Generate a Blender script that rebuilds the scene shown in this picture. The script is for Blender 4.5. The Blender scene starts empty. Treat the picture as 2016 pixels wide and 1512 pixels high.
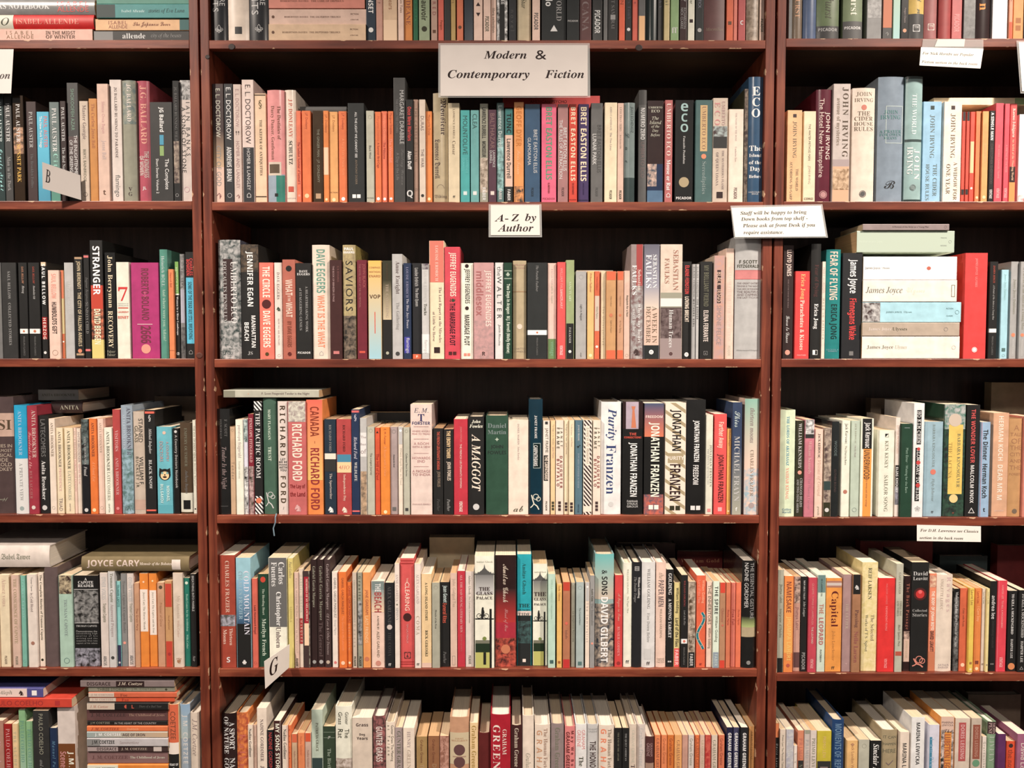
import bpy, bmesh, math, random
from mathutils import Vector, Matrix
random.seed(7)
S = bpy.context.scene
COL = S.collection

# ---------------------------------------------------------------- camera, light, exposure
F = 1630.0                      # focal length in pixels of the 2016 px wide frame
D = 1.63                        # camera to the front of the bookcases
ZC = 1.5                        # eye height
PITCH = math.atan(73 / F)
cam = bpy.data.objects.new('camera', bpy.data.cameras.new('camera'))
COL.objects.link(cam)
cam.location = (0, -D, ZC)
cam.rotation_euler = (math.pi / 2 - PITCH, 0, 0)
cam.data.sensor_width = 36
cam.data.lens = F / 2016 * 36
cam.data.clip_start = 0.01
S.camera = cam
w = bpy.data.worlds.new('room_ambience')
S.world = w
w.use_nodes = True
w.node_tree.nodes['Background'].inputs[0].default_value = (1.0, 0.93, 0.88, 1)
w.node_tree.nodes['Background'].inputs[1].default_value = 0.27


def lamp(name, loc, aim, power, size=math.radians(92), radius=0.07):
    l = bpy.data.lights.new(name, 'SPOT')
    l.energy = power
    l.color = (1.0, 0.87, 0.755)
    l.spot_size = size
    l.spot_blend = 1.0
    l.shadow_soft_size = radius
    o = bpy.data.objects.new(name, l)
    COL.objects.link(o)
    o.location = loc
    o.rotation_euler = (Vector(aim) - Vector(loc)).to_track_quat('-Z', 'Y').to_euler()
    return o


lamp('ceiling_and_fill_spot', (-1.75, -1.35, ZC + 1.75), (-0.1, 0, ZC - 1.35), 560, math.radians(74))
lamp('ceiling_and_fill_spot', (1.75, -1.3, ZC + 1.75), (0.35, 0, ZC - 1.2), 640, math.radians(76))
lamp('ceiling_and_fill_spot', (0.1, -2.6, ZC + 1.4), (0, 0, ZC - 0.9), 170, math.radians(60))  # unseen frontal fill, added to even out brightness on the lower rows
S.view_settings.view_transform = 'Standard'
S.view_settings.look = 'None'
S.view_settings.gamma = 1
S.view_settings.use_curve_mapping = False
S.view_settings.exposure = -0.5


def at(px, py, y):
    """world point seen at pixel (px, py) on the vertical plane Y = y"""
    u, v = (px - 1008) / F, (756 - py) / F
    c, s = math.cos(PITCH), math.sin(PITCH)
    d = Vector((u, c + v * s, -s + v * c))
    return Vector((0, -D, ZC)) + d * ((y + D) / d.y)


# ---------------------------------------------------------------- materials
SOFT = {'223': '232428', '233': '272b2c', '334': '303236', 'ecc': 'e9d3ca', 'dcc': 'dccfc8', 'dbb': 'd6c1b7', 'edd': 'ebded4', 'fee': 'f8ede2', 'cbb': 'c9bcb6', 'cbc': 'c4bfc2', 'ebb': 'e6c4b8'}


def lin(h, k=1.0):
    h = SOFT.get(h, h)
    r = [int(c, 16) / 15 for c in h] if len(h) == 3 else [int(h[i:i + 2], 16) / 255 for i in (0, 2, 4)]
    g = 0.3 * r[0] + 0.59 * r[1] + 0.11 * r[2]
    r = [c * 0.88 + g * 0.12 for c in r]            # printed inks are never fully saturated
    return tuple((c / 12.92 if c <= 0.04045 else ((c + 0.055) / 1.055) ** 2.4) * k for c in r) + (1,)


MATS = {}


def node(nt, kind, **kw):
    n = nt.nodes.new(kind)
    for k, v in kw.items():
        setattr(n, k, v)
    return n


def base(name):
    m = bpy.data.materials.new(name)
    m.use_nodes = True
    nt = m.node_tree
    return m, nt, nt.nodes['Principled BSDF']


def cover_mat(h, gloss=False):
    k = ('cover', h, gloss)
    if k in MATS:
        return MATS[k]
    m, nt, b = base('cover_' + h)
    tc = node(nt, 'ShaderNodeTexCoord')
    n = node(nt, 'ShaderNodeTexNoise')
    n.inputs['Scale'].default_value = 55
    n.inputs['Detail'].default_value = 5
    nt.links.new(tc.outputs['Object'], n.inputs['Vector'])
    mr = node(nt, 'ShaderNodeMapRange')
    mr.inputs['From Min'].default_value = 0.3
    mr.inputs['From Max'].default_value = 0.7
    mr.inputs['To Min'].default_value = 0.84
    mr.inputs['To Max'].default_value = 1.04
    nt.links.new(n.outputs['Fac'], mr.inputs['Value'])
    mx = node(nt, 'ShaderNodeMix', data_type='RGBA', blend_type='MULTIPLY')
    mx.inputs['Factor'].default_value = 1
    mx.inputs['A'].default_value = lin(h)
    nt.links.new(mr.outputs['Result'], mx.inputs['B'])
    nt.links.new(mx.outputs['Result'], b.inputs['Base Color'])
    b.inputs['Roughness'].default_value = 0.24 if gloss else 0.5
    if gloss:
        b.inputs['Coat Weight'].default_value = 0.5
        b.inputs['Coat Roughness'].default_value = 0.12
    b.inputs['Specular IOR Level'].default_value = 0.5 if gloss else 0.35
    MATS[k] = m
    return m


def ink_mat(h):
    k = ('ink', h)
    if k not in MATS:
        m, nt, b = base('ink_' + h)
        b.inputs['Base Color'].default_value = lin(h)
        b.inputs['Roughness'].default_value = 0.5
        b.inputs['Specular IOR Level'].default_value = 0.3
        MATS[k] = m
    return MATS[k]


def print_mat(kind, a, b2):
    """printed cover picture: n blotches, w fine stripes, x wide stripes"""
    k = ('print', kind, a, b2)
    if k in MATS:
        return MATS[k]
    m, nt, b = base('print_' + kind + a + b2)
    tc = node(nt, 'ShaderNodeTexCoord')
    ramp = node(nt, 'ShaderNodeValToRGB')
    ramp.color_ramp.elements[0].color = lin(b2)
    ramp.color_ramp.elements[1].color = lin(a)
    if kind == 'n':
        n = node(nt, 'ShaderNodeTexNoise')
        n.inputs['Scale'].default_value = 120
        n.inputs['Detail'].default_value = 4
        n.inputs['Distortion'].default_value = 0.6
        ramp.color_ramp.elements[0].position = 0.34
        ramp.color_ramp.elements[1].position = 0.66
        nt.links.new(tc.outputs['Object'], n.inputs['Vector'])
        nt.links.new(n.outputs['Fac'], ramp.inputs['Fac'])
    else:
        mp = node(nt, 'ShaderNodeMapping')
        mp.inputs['Rotation'].default_value = (0, math.radians(40 if kind == 'w' else 55), 0)
        n = node(nt, 'ShaderNodeTexWave', wave_type='BANDS', bands_direction='X')
        n.inputs['Scale'].default_value = 55 if kind == 'w' else 14
        n.inputs['Distortion'].default_value = 0.4
        p = 0.5 if kind == 'w' else 0.82
        ramp.color_ramp.interpolation = 'CONSTANT'
        ramp.color_ramp.elements[1].position = p
        if kind == 'x':
            ramp.color_ramp.elements[0].color, ramp.color_ramp.elements[1].color = lin(b2), lin(a)
        nt.links.new(tc.outputs['Object'], mp.inputs['Vector'])
        nt.links.new(mp.outputs['Vector'], n.inputs['Vector'])
        nt.links.new(n.outputs['Fac'], ramp.inputs['Fac'])
    nt.links.new(ramp.outputs['Color'], b.inputs['Base Color'])
    b.inputs['Roughness'].default_value = 0.4
    MATS[k] = m
    return m


def blend_mat(a, b2, z0, z1):
    """printed vertical blend of two colours on a cover, between local heights z0 and z1"""
    m, nt, b = base('print_blend')
    tc = node(nt, 'ShaderNodeTexCoord')
    sx = node(nt, 'ShaderNodeSeparateXYZ')
    mr = node(nt, 'ShaderNodeMapRange')
    mr.inputs['From Min'].default_value = z1
    mr.inputs['From Max'].default_value = z0
    mx = node(nt, 'ShaderNodeMix', data_type='RGBA')
    mx.inputs['A'].default_value = lin(a)
    mx.inputs['B'].default_value = lin(b2)
    nt.links.new(tc.outputs['Object'], sx.inputs['Vector'])
    nt.links.new(sx.outputs['Z'], mr.inputs['Value'])
    nt.links.new(mr.outputs['Result'], mx.inputs['Factor'])
    nt.links.new(mx.outputs['Result'], b.inputs['Base Color'])
    b.inputs['Roughness'].default_value = 0.4
    return m


def page_mat(h):
    k = ('page', h)
    if k in MATS:
        return MATS[k]
    m, nt, b = base('page_edges_' + h)
    tc = node(nt, 'ShaderNodeTexCoord')
    mp = node(nt, 'ShaderNodeMapping')
    mp.inputs['Scale'].default_value = (2600, 12, 12)
    n = node(nt, 'ShaderNodeTexNoise')
    n.inputs['Scale'].default_value = 1
    n.inputs['Detail'].default_value = 2
    mr = node(nt, 'ShaderNodeMapRange')
    mr.inputs['From Min'].default_value = 0.3
    mr.inputs['From Max'].default_value = 0.7
    mr.inputs['To Min'].default_value = 0.72
    mr.inputs['To Max'].default_value = 1.05
    mx = node(nt, 'ShaderNodeMix', data_type='RGBA', blend_type='MULTIPLY')
    mx.inputs['Factor'].default_value = 1
    mx.inputs['A'].default_value = lin(h)
    nt.links.new(tc.outputs['Object'], mp.inputs['Vector'])
    nt.links.new(mp.outputs['Vector'], n.inputs['Vector'])
    nt.links.new(n.outputs['Fac'], mr.inputs['Value'])
    nt.links.new(mr.outputs['Result'], mx.inputs['B'])
    nt.links.new(mx.outputs['Result'], b.inputs['Base Color'])
    b.inputs['Roughness'].default_value = 0.8
    MATS[k] = m
    return m


FRONT = {'varnished_shelf_wood': -0.0068}       # chips sit on the front face only


def wood_mat(name, axis, dark=1.0, chips=None, tones=('56231a', '843c29', '9e5236')):
    """red-brown varnished wood, grain along axis; chips = half thickness of the board whose worn edges show pale wood"""
    m, nt, b = base(name)
    L = nt.links.new
    tc = node(nt, 'ShaderNodeTexCoord')
    mp = node(nt, 'ShaderNodeMapping')
    sc = [26, 26, 26]
    sc['xyz'.index(axis)] = 2.0
    mp.inputs['Scale'].default_value = sc
    n = node(nt, 'ShaderNodeTexNoise')
    n.inputs['Scale'].default_value = 2.2
    n.inputs['Detail'].default_value = 8
    n.inputs['Roughness'].default_value = 0.62
    n.inputs['Distortion'].default_value = 0.5
    r = node(nt, 'ShaderNodeValToRGB')
    r.color_ramp.elements[0].position = 0.3
    r.color_ramp.elements[0].color = lin(tones[0], dark)
    r.color_ramp.elements[1].position = 0.72
    r.color_ramp.elements[1].color = lin(tones[2], dark)
    e = r.color_ramp.elements.new(0.52)
    e.color = lin(tones[1], dark)
    L(tc.outputs['Object'], mp.inputs['Vector'])
    L(mp.outputs['Vector'], n.inputs['Vector'])
    L(n.outputs['Fac'], r.inputs['Fac'])
    out = r.outputs['Color']
    n2 = node(nt, 'ShaderNodeTexNoise')
    n2.inputs['Scale'].default_value = 7
    n2.inputs['Detail'].default_value = 3
    mr = node(nt, 'ShaderNodeMapRange')
    mr.inputs['From Min'].default_value = 0.32
    mr.inputs['From Max'].default_value = 0.62
    mr.inputs['To Min'].default_value = 0.62
    mr.inputs['To Max'].default_value = 1.1
    mx = node(nt, 'ShaderNodeMix', data_type='RGBA', blend_type='MULTIPLY')
    mx.inputs['Factor'].default_value = 1
    L(tc.outputs['Object'], n2.inputs['Vector'])
    L(n2.outputs['Fac'], mr.inputs['Value'])
    L(out, mx.inputs['A'])
    L(mr.outputs['Result'], mx.inputs['B'])
    out = mx.outputs['Result']
    if chips:
        sx = node(nt, 'ShaderNodeSeparateXYZ')
        L(tc.outputs['Object'], sx.inputs['Vector'])
        ab = node(nt, 'ShaderNodeMath', operation='ABSOLUTE')
        L(sx.outputs['Z' if axis == 'x' else 'X'], ab.inputs[0])
        g = node(nt, 'ShaderNodeMapRange')
        g.inputs['From Min'].default_value = chips * 0.45
        g.inputs['From Max'].default_value = chips
        g.inputs['To Min'].default_value = 0
        g.inputs['To Max'].default_value = 0.2
        L(ab.outputs[0], g.inputs['Value'])
        n3 = node(nt, 'ShaderNodeTexNoise')
        n3.inputs['Scale'].default_value = 42
        n3.inputs['Detail'].default_value = 6
        L(tc.outputs['Object'], n3.inputs['Vector'])
        ad = node(nt, 'ShaderNodeMath', operation='ADD')
        L(n3.outputs['Fac'], ad.inputs[0])
        L(g.outputs['Result'], ad.inputs[1])
        th = node(nt, 'ShaderNodeMapRange')
        th.inputs['From Min'].default_value = 0.8
        th.inputs['From Max'].default_value = 0.83
        L(ad.outputs[0], th.inputs['Value'])
        m2 = node(nt, 'ShaderNodeMix', data_type='RGBA')
        m2.inputs['B'].default_value = lin('c99f7c')
        fr = node(nt, 'ShaderNodeMath', operation='LESS_THAN')
        L(sx.outputs['Y'], fr.inputs[0])
        fr.inputs[1].default_value = FRONT.get(name, -0.115)
        mu = node(nt, 'ShaderNodeMath', operation='MULTIPLY')
        L(th.outputs['Result'], mu.inputs[0])
        L(fr.outputs[0], mu.inputs[1])
        L(mu.outputs[0], m2.inputs['Factor'])
        L(out, m2.inputs['A'])
        out = m2.outputs['Result']
    L(out, b.inputs['Base Color'])
    bp = node(nt, 'ShaderNodeBump')
    bp.inputs['Strength'].default_value = 0.25
    bp.inputs['Distance'].default_value = 0.0006
    L(n.outputs['Fac'], bp.inputs['Height'])
    L(bp.outputs['Normal'], b.inputs['Normal'])
    b.inputs['Roughness'].default_value = 0.38
    b.inputs['Specular IOR Level'].default_value = 0.45
    return m


def plain(name, h, rough=0.6):
    m, nt, b = base(name)
    tc = node(nt, 'ShaderNodeTexCoord')
    n = node(nt, 'ShaderNodeTexNoise')
    n.inputs['Scale'].default_value = 30
    r = node(nt, 'ShaderNodeValToRGB')
    r.color_ramp.elements[0].color = lin(h, 0.9)
    r.color_ramp.elements[1].color = lin(h)
    nt.links.new(tc.outputs['Object'], n.inputs['Vector'])
    nt.links.new(n.outputs['Fac'], r.inputs['Fac'])
    nt.links.new(r.outputs['Color'], b.inputs['Base Color'])
    b.inputs['Roughness'].default_value = rough
    return m


def sleeve_mat():
    m, nt, b = base('clear_plastic')
    b.inputs['Base Color'].default_value = (0.9, 0.9, 0.88, 1)
    b.inputs['Roughness'].default_value = 0.15
    b.inputs['Alpha'].default_value = 0.22
    return m


# ---------------------------------------------------------------- mesh helpers
def mesh_obj(name, verts, faces, mat, parent=None, smooth=False):
    me = bpy.data.meshes.new(name)
    me.from_pydata(verts, [], faces)
    me.materials.append(mat)
    if smooth:
        me.polygons.foreach_set('use_smooth', [True] * len(me.polygons))
    o = bpy.data.objects.new(name, me)
    COL.objects.link(o)
    if parent:
        o.parent = parent
    return o


def box_vf(x0, x1, y0, y1, z0, z1):
    v = [(x, y, z) for z in (z0, z1) for y in (y0, y1) for x in (x0, x1)]
    f = [(0, 2, 3, 1), (4, 5, 7, 6), (0, 1, 5, 4), (2, 6, 7, 3), (0, 4, 6, 2), (1, 3, 7, 5)]
    return v, f


def bevel_box(name, x0, x1, y0, y1, z0, z1, mat, parent=None, r=0.0012):
    """a board with eased edges, its origin at its middle"""
    c = Vector(((x0 + x1) / 2, (y0 + y1) / 2, (z0 + z1) / 2))
    hx, hy, hz = (x1 - x0) / 2, (y1 - y0) / 2, (z1 - z0) / 2
    v, f = box_vf(-hx, hx, -hy, hy, -hz, hz)
    o = mesh_obj(name, v, f, mat, parent)
    o.location = c
    md = o.modifiers.new('eased_edges', 'BEVEL')
    md.width = r
    md.segments = 2
    return o


def empty(name, loc=(0, 0, 0)):
    o = bpy.data.objects.new(name, None)
    o.empty_display_size = 0.05
    COL.objects.link(o)
    o.location = loc
    return o


def tag(o, label, cat, group=None):
    o['label'] = label
    o['category'] = cat
    if group:
        o['group'] = group
    return o


# ---------------------------------------------------------------- lettering
GLYPH = {}
RANGES = {'S': (0x1D400, 0x1D41A, 0x1D7CE), 'T': (0x1D400, 0x1D41A, 0x1D7CE), 'i': (0x1D434, 0x1D44E, 0),
          'I': (0x1D468, 0x1D482, 0), 'c': (0x1D4D0, 0x1D4EA, 0), 'k': (0x1D56C, 0x1D586, 0), 'm': (0x1D670, 0x1D68A, 0x1D7F6),
          'b': (0x1D5D4, 0x1D5EE, 0x1D7EC), 'n': (0x1D5D4, 0x1D5EE, 0x1D7EC)}
OFFSET = {'T': -0.007}


def enc(ch, st):
    r = RANGES.get(st)
    if not r:
        return ch
    if 'A' <= ch <= 'Z':
        return chr(r[0] + ord(ch) - 65)
    if 'a' <= ch <= 'z':
        return '\u210e' if (st == 'i' and ch == 'h') else chr(r[1] + ord(ch) - 97)
    if '0' <= ch <= '9' and r[2]:
        return chr(r[2] + ord(ch) - 48)
    return ch


def load_glyphs(need):
    """build every (style, character) once as a flat mesh with its advance width"""
    jobs = []

    def txt(body, st):
        cu = bpy.data.curves.new('glyph', 'FONT')
        cu.body = body
        cu.size = 1
        cu.resolution_u = 2
        cu.fill_mode = 'FRONT'
        cu.offset = OFFSET.get(st, 0)
        o = bpy.data.objects.new('glyph', cu)
        COL.objects.link(o)
        return o
    bars = txt('||', 's')
    for st, ch in sorted(need):
        e = enc(ch, st)
        jobs.append((st, ch, txt(e, st), txt('|' + e + '|', 's')))
    dg = bpy.context.evaluated_depsgraph_get()

    def get(o):
        me = o.evaluated_get(dg).to_mesh()
        v = [(p.co.x, p.co.y) for p in me.vertices]
        f = [tuple(p.vertices) for p in me.polygons]
        o.evaluated_get(dg).to_mesh_clear()
        return v, f

    def width(v):
        return max(p[0] for p in v) - min(p[0] for p in v)
    w0 = width(get(bars)[0])
    for st, ch, a, b in jobs:
        v, f = get(a)
        GLYPH[(st, ch)] = (v, f, width(get(b)[0]) - w0)
    for o in [bars] + [x for j in jobs for x in j[2:]]:
        cu = o.data
        bpy.data.objects.remove(o)
        bpy.data.curves.remove(cu)
    for k, g in list(GLYPH.items()):           # a character the fonts lack comes back as a dense box
        if len(g[0]) > 700 and ord(k[1]) > 0x2000:
            GLYPH[k] = GLYPH.get((k[0], '\u25cf'), g)


def layout(text, st, spacing=0.0):
    """flat verts and faces of a line of text at size 1, with its extents"""
    V, Fc, x = [], [], 0.0
    for ch in text:
        v, f, adv = GLYPH[(st, ch)]
        k = len(V)
        V += [(p[0] + x, p[1]) for p in v]
        Fc += [tuple(i + k for i in t) for t in f]
        x += adv + spacing
    if not V:
        return V, Fc, 0, 0, 0, 0
    xs = [p[0] for p in V]
    ys = [p[1] for p in V]
    return V, Fc, min(xs), max(xs), min(ys), max(ys)


ASPECT = {'n': 1.8, 's': 1.05, 'b': 1.1, 'T': 1.0, 'S': 1.05, 'i': 1.15, 'I': 1.15, 'c': 1.35, 'k': 1.4, 'm': 1.1, 'L': 1}


def fit(text, st, length, thick, natural=False):
    """scaled line of text filling length, at most thick tall; returns verts centred on 0 across, starting at 0 along, and faces"""
    V, Fc, x0, x1, y0, y1 = layout(text, st)
    if not V or x1 - x0 < 1e-6:
        return [], [], 0
    W, H = x1 - x0, max(y1 - y0, 0.3)
    sx = length / W
    sy = min(sx * ASPECT.get(st, 1), thick / H)
    if natural:
        sx = sy = min(sx, sy)
    elif sx > sy * 1.25 and len(text) > 1:
        sx = sy * 1.12
        sp = (length - W * sx) / (len(text) - 1) / sx
        V, Fc, x0, x1, y0, y1 = layout(text, st, sp)
    elif sx > sy * 1.25:
        sx = sy
    yc = (y0 + y1) / 2
    return [((p[0] - x0) * sx, (p[1] - yc) * sy) for p in V], Fc, (x1 - x0) * sx


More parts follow.
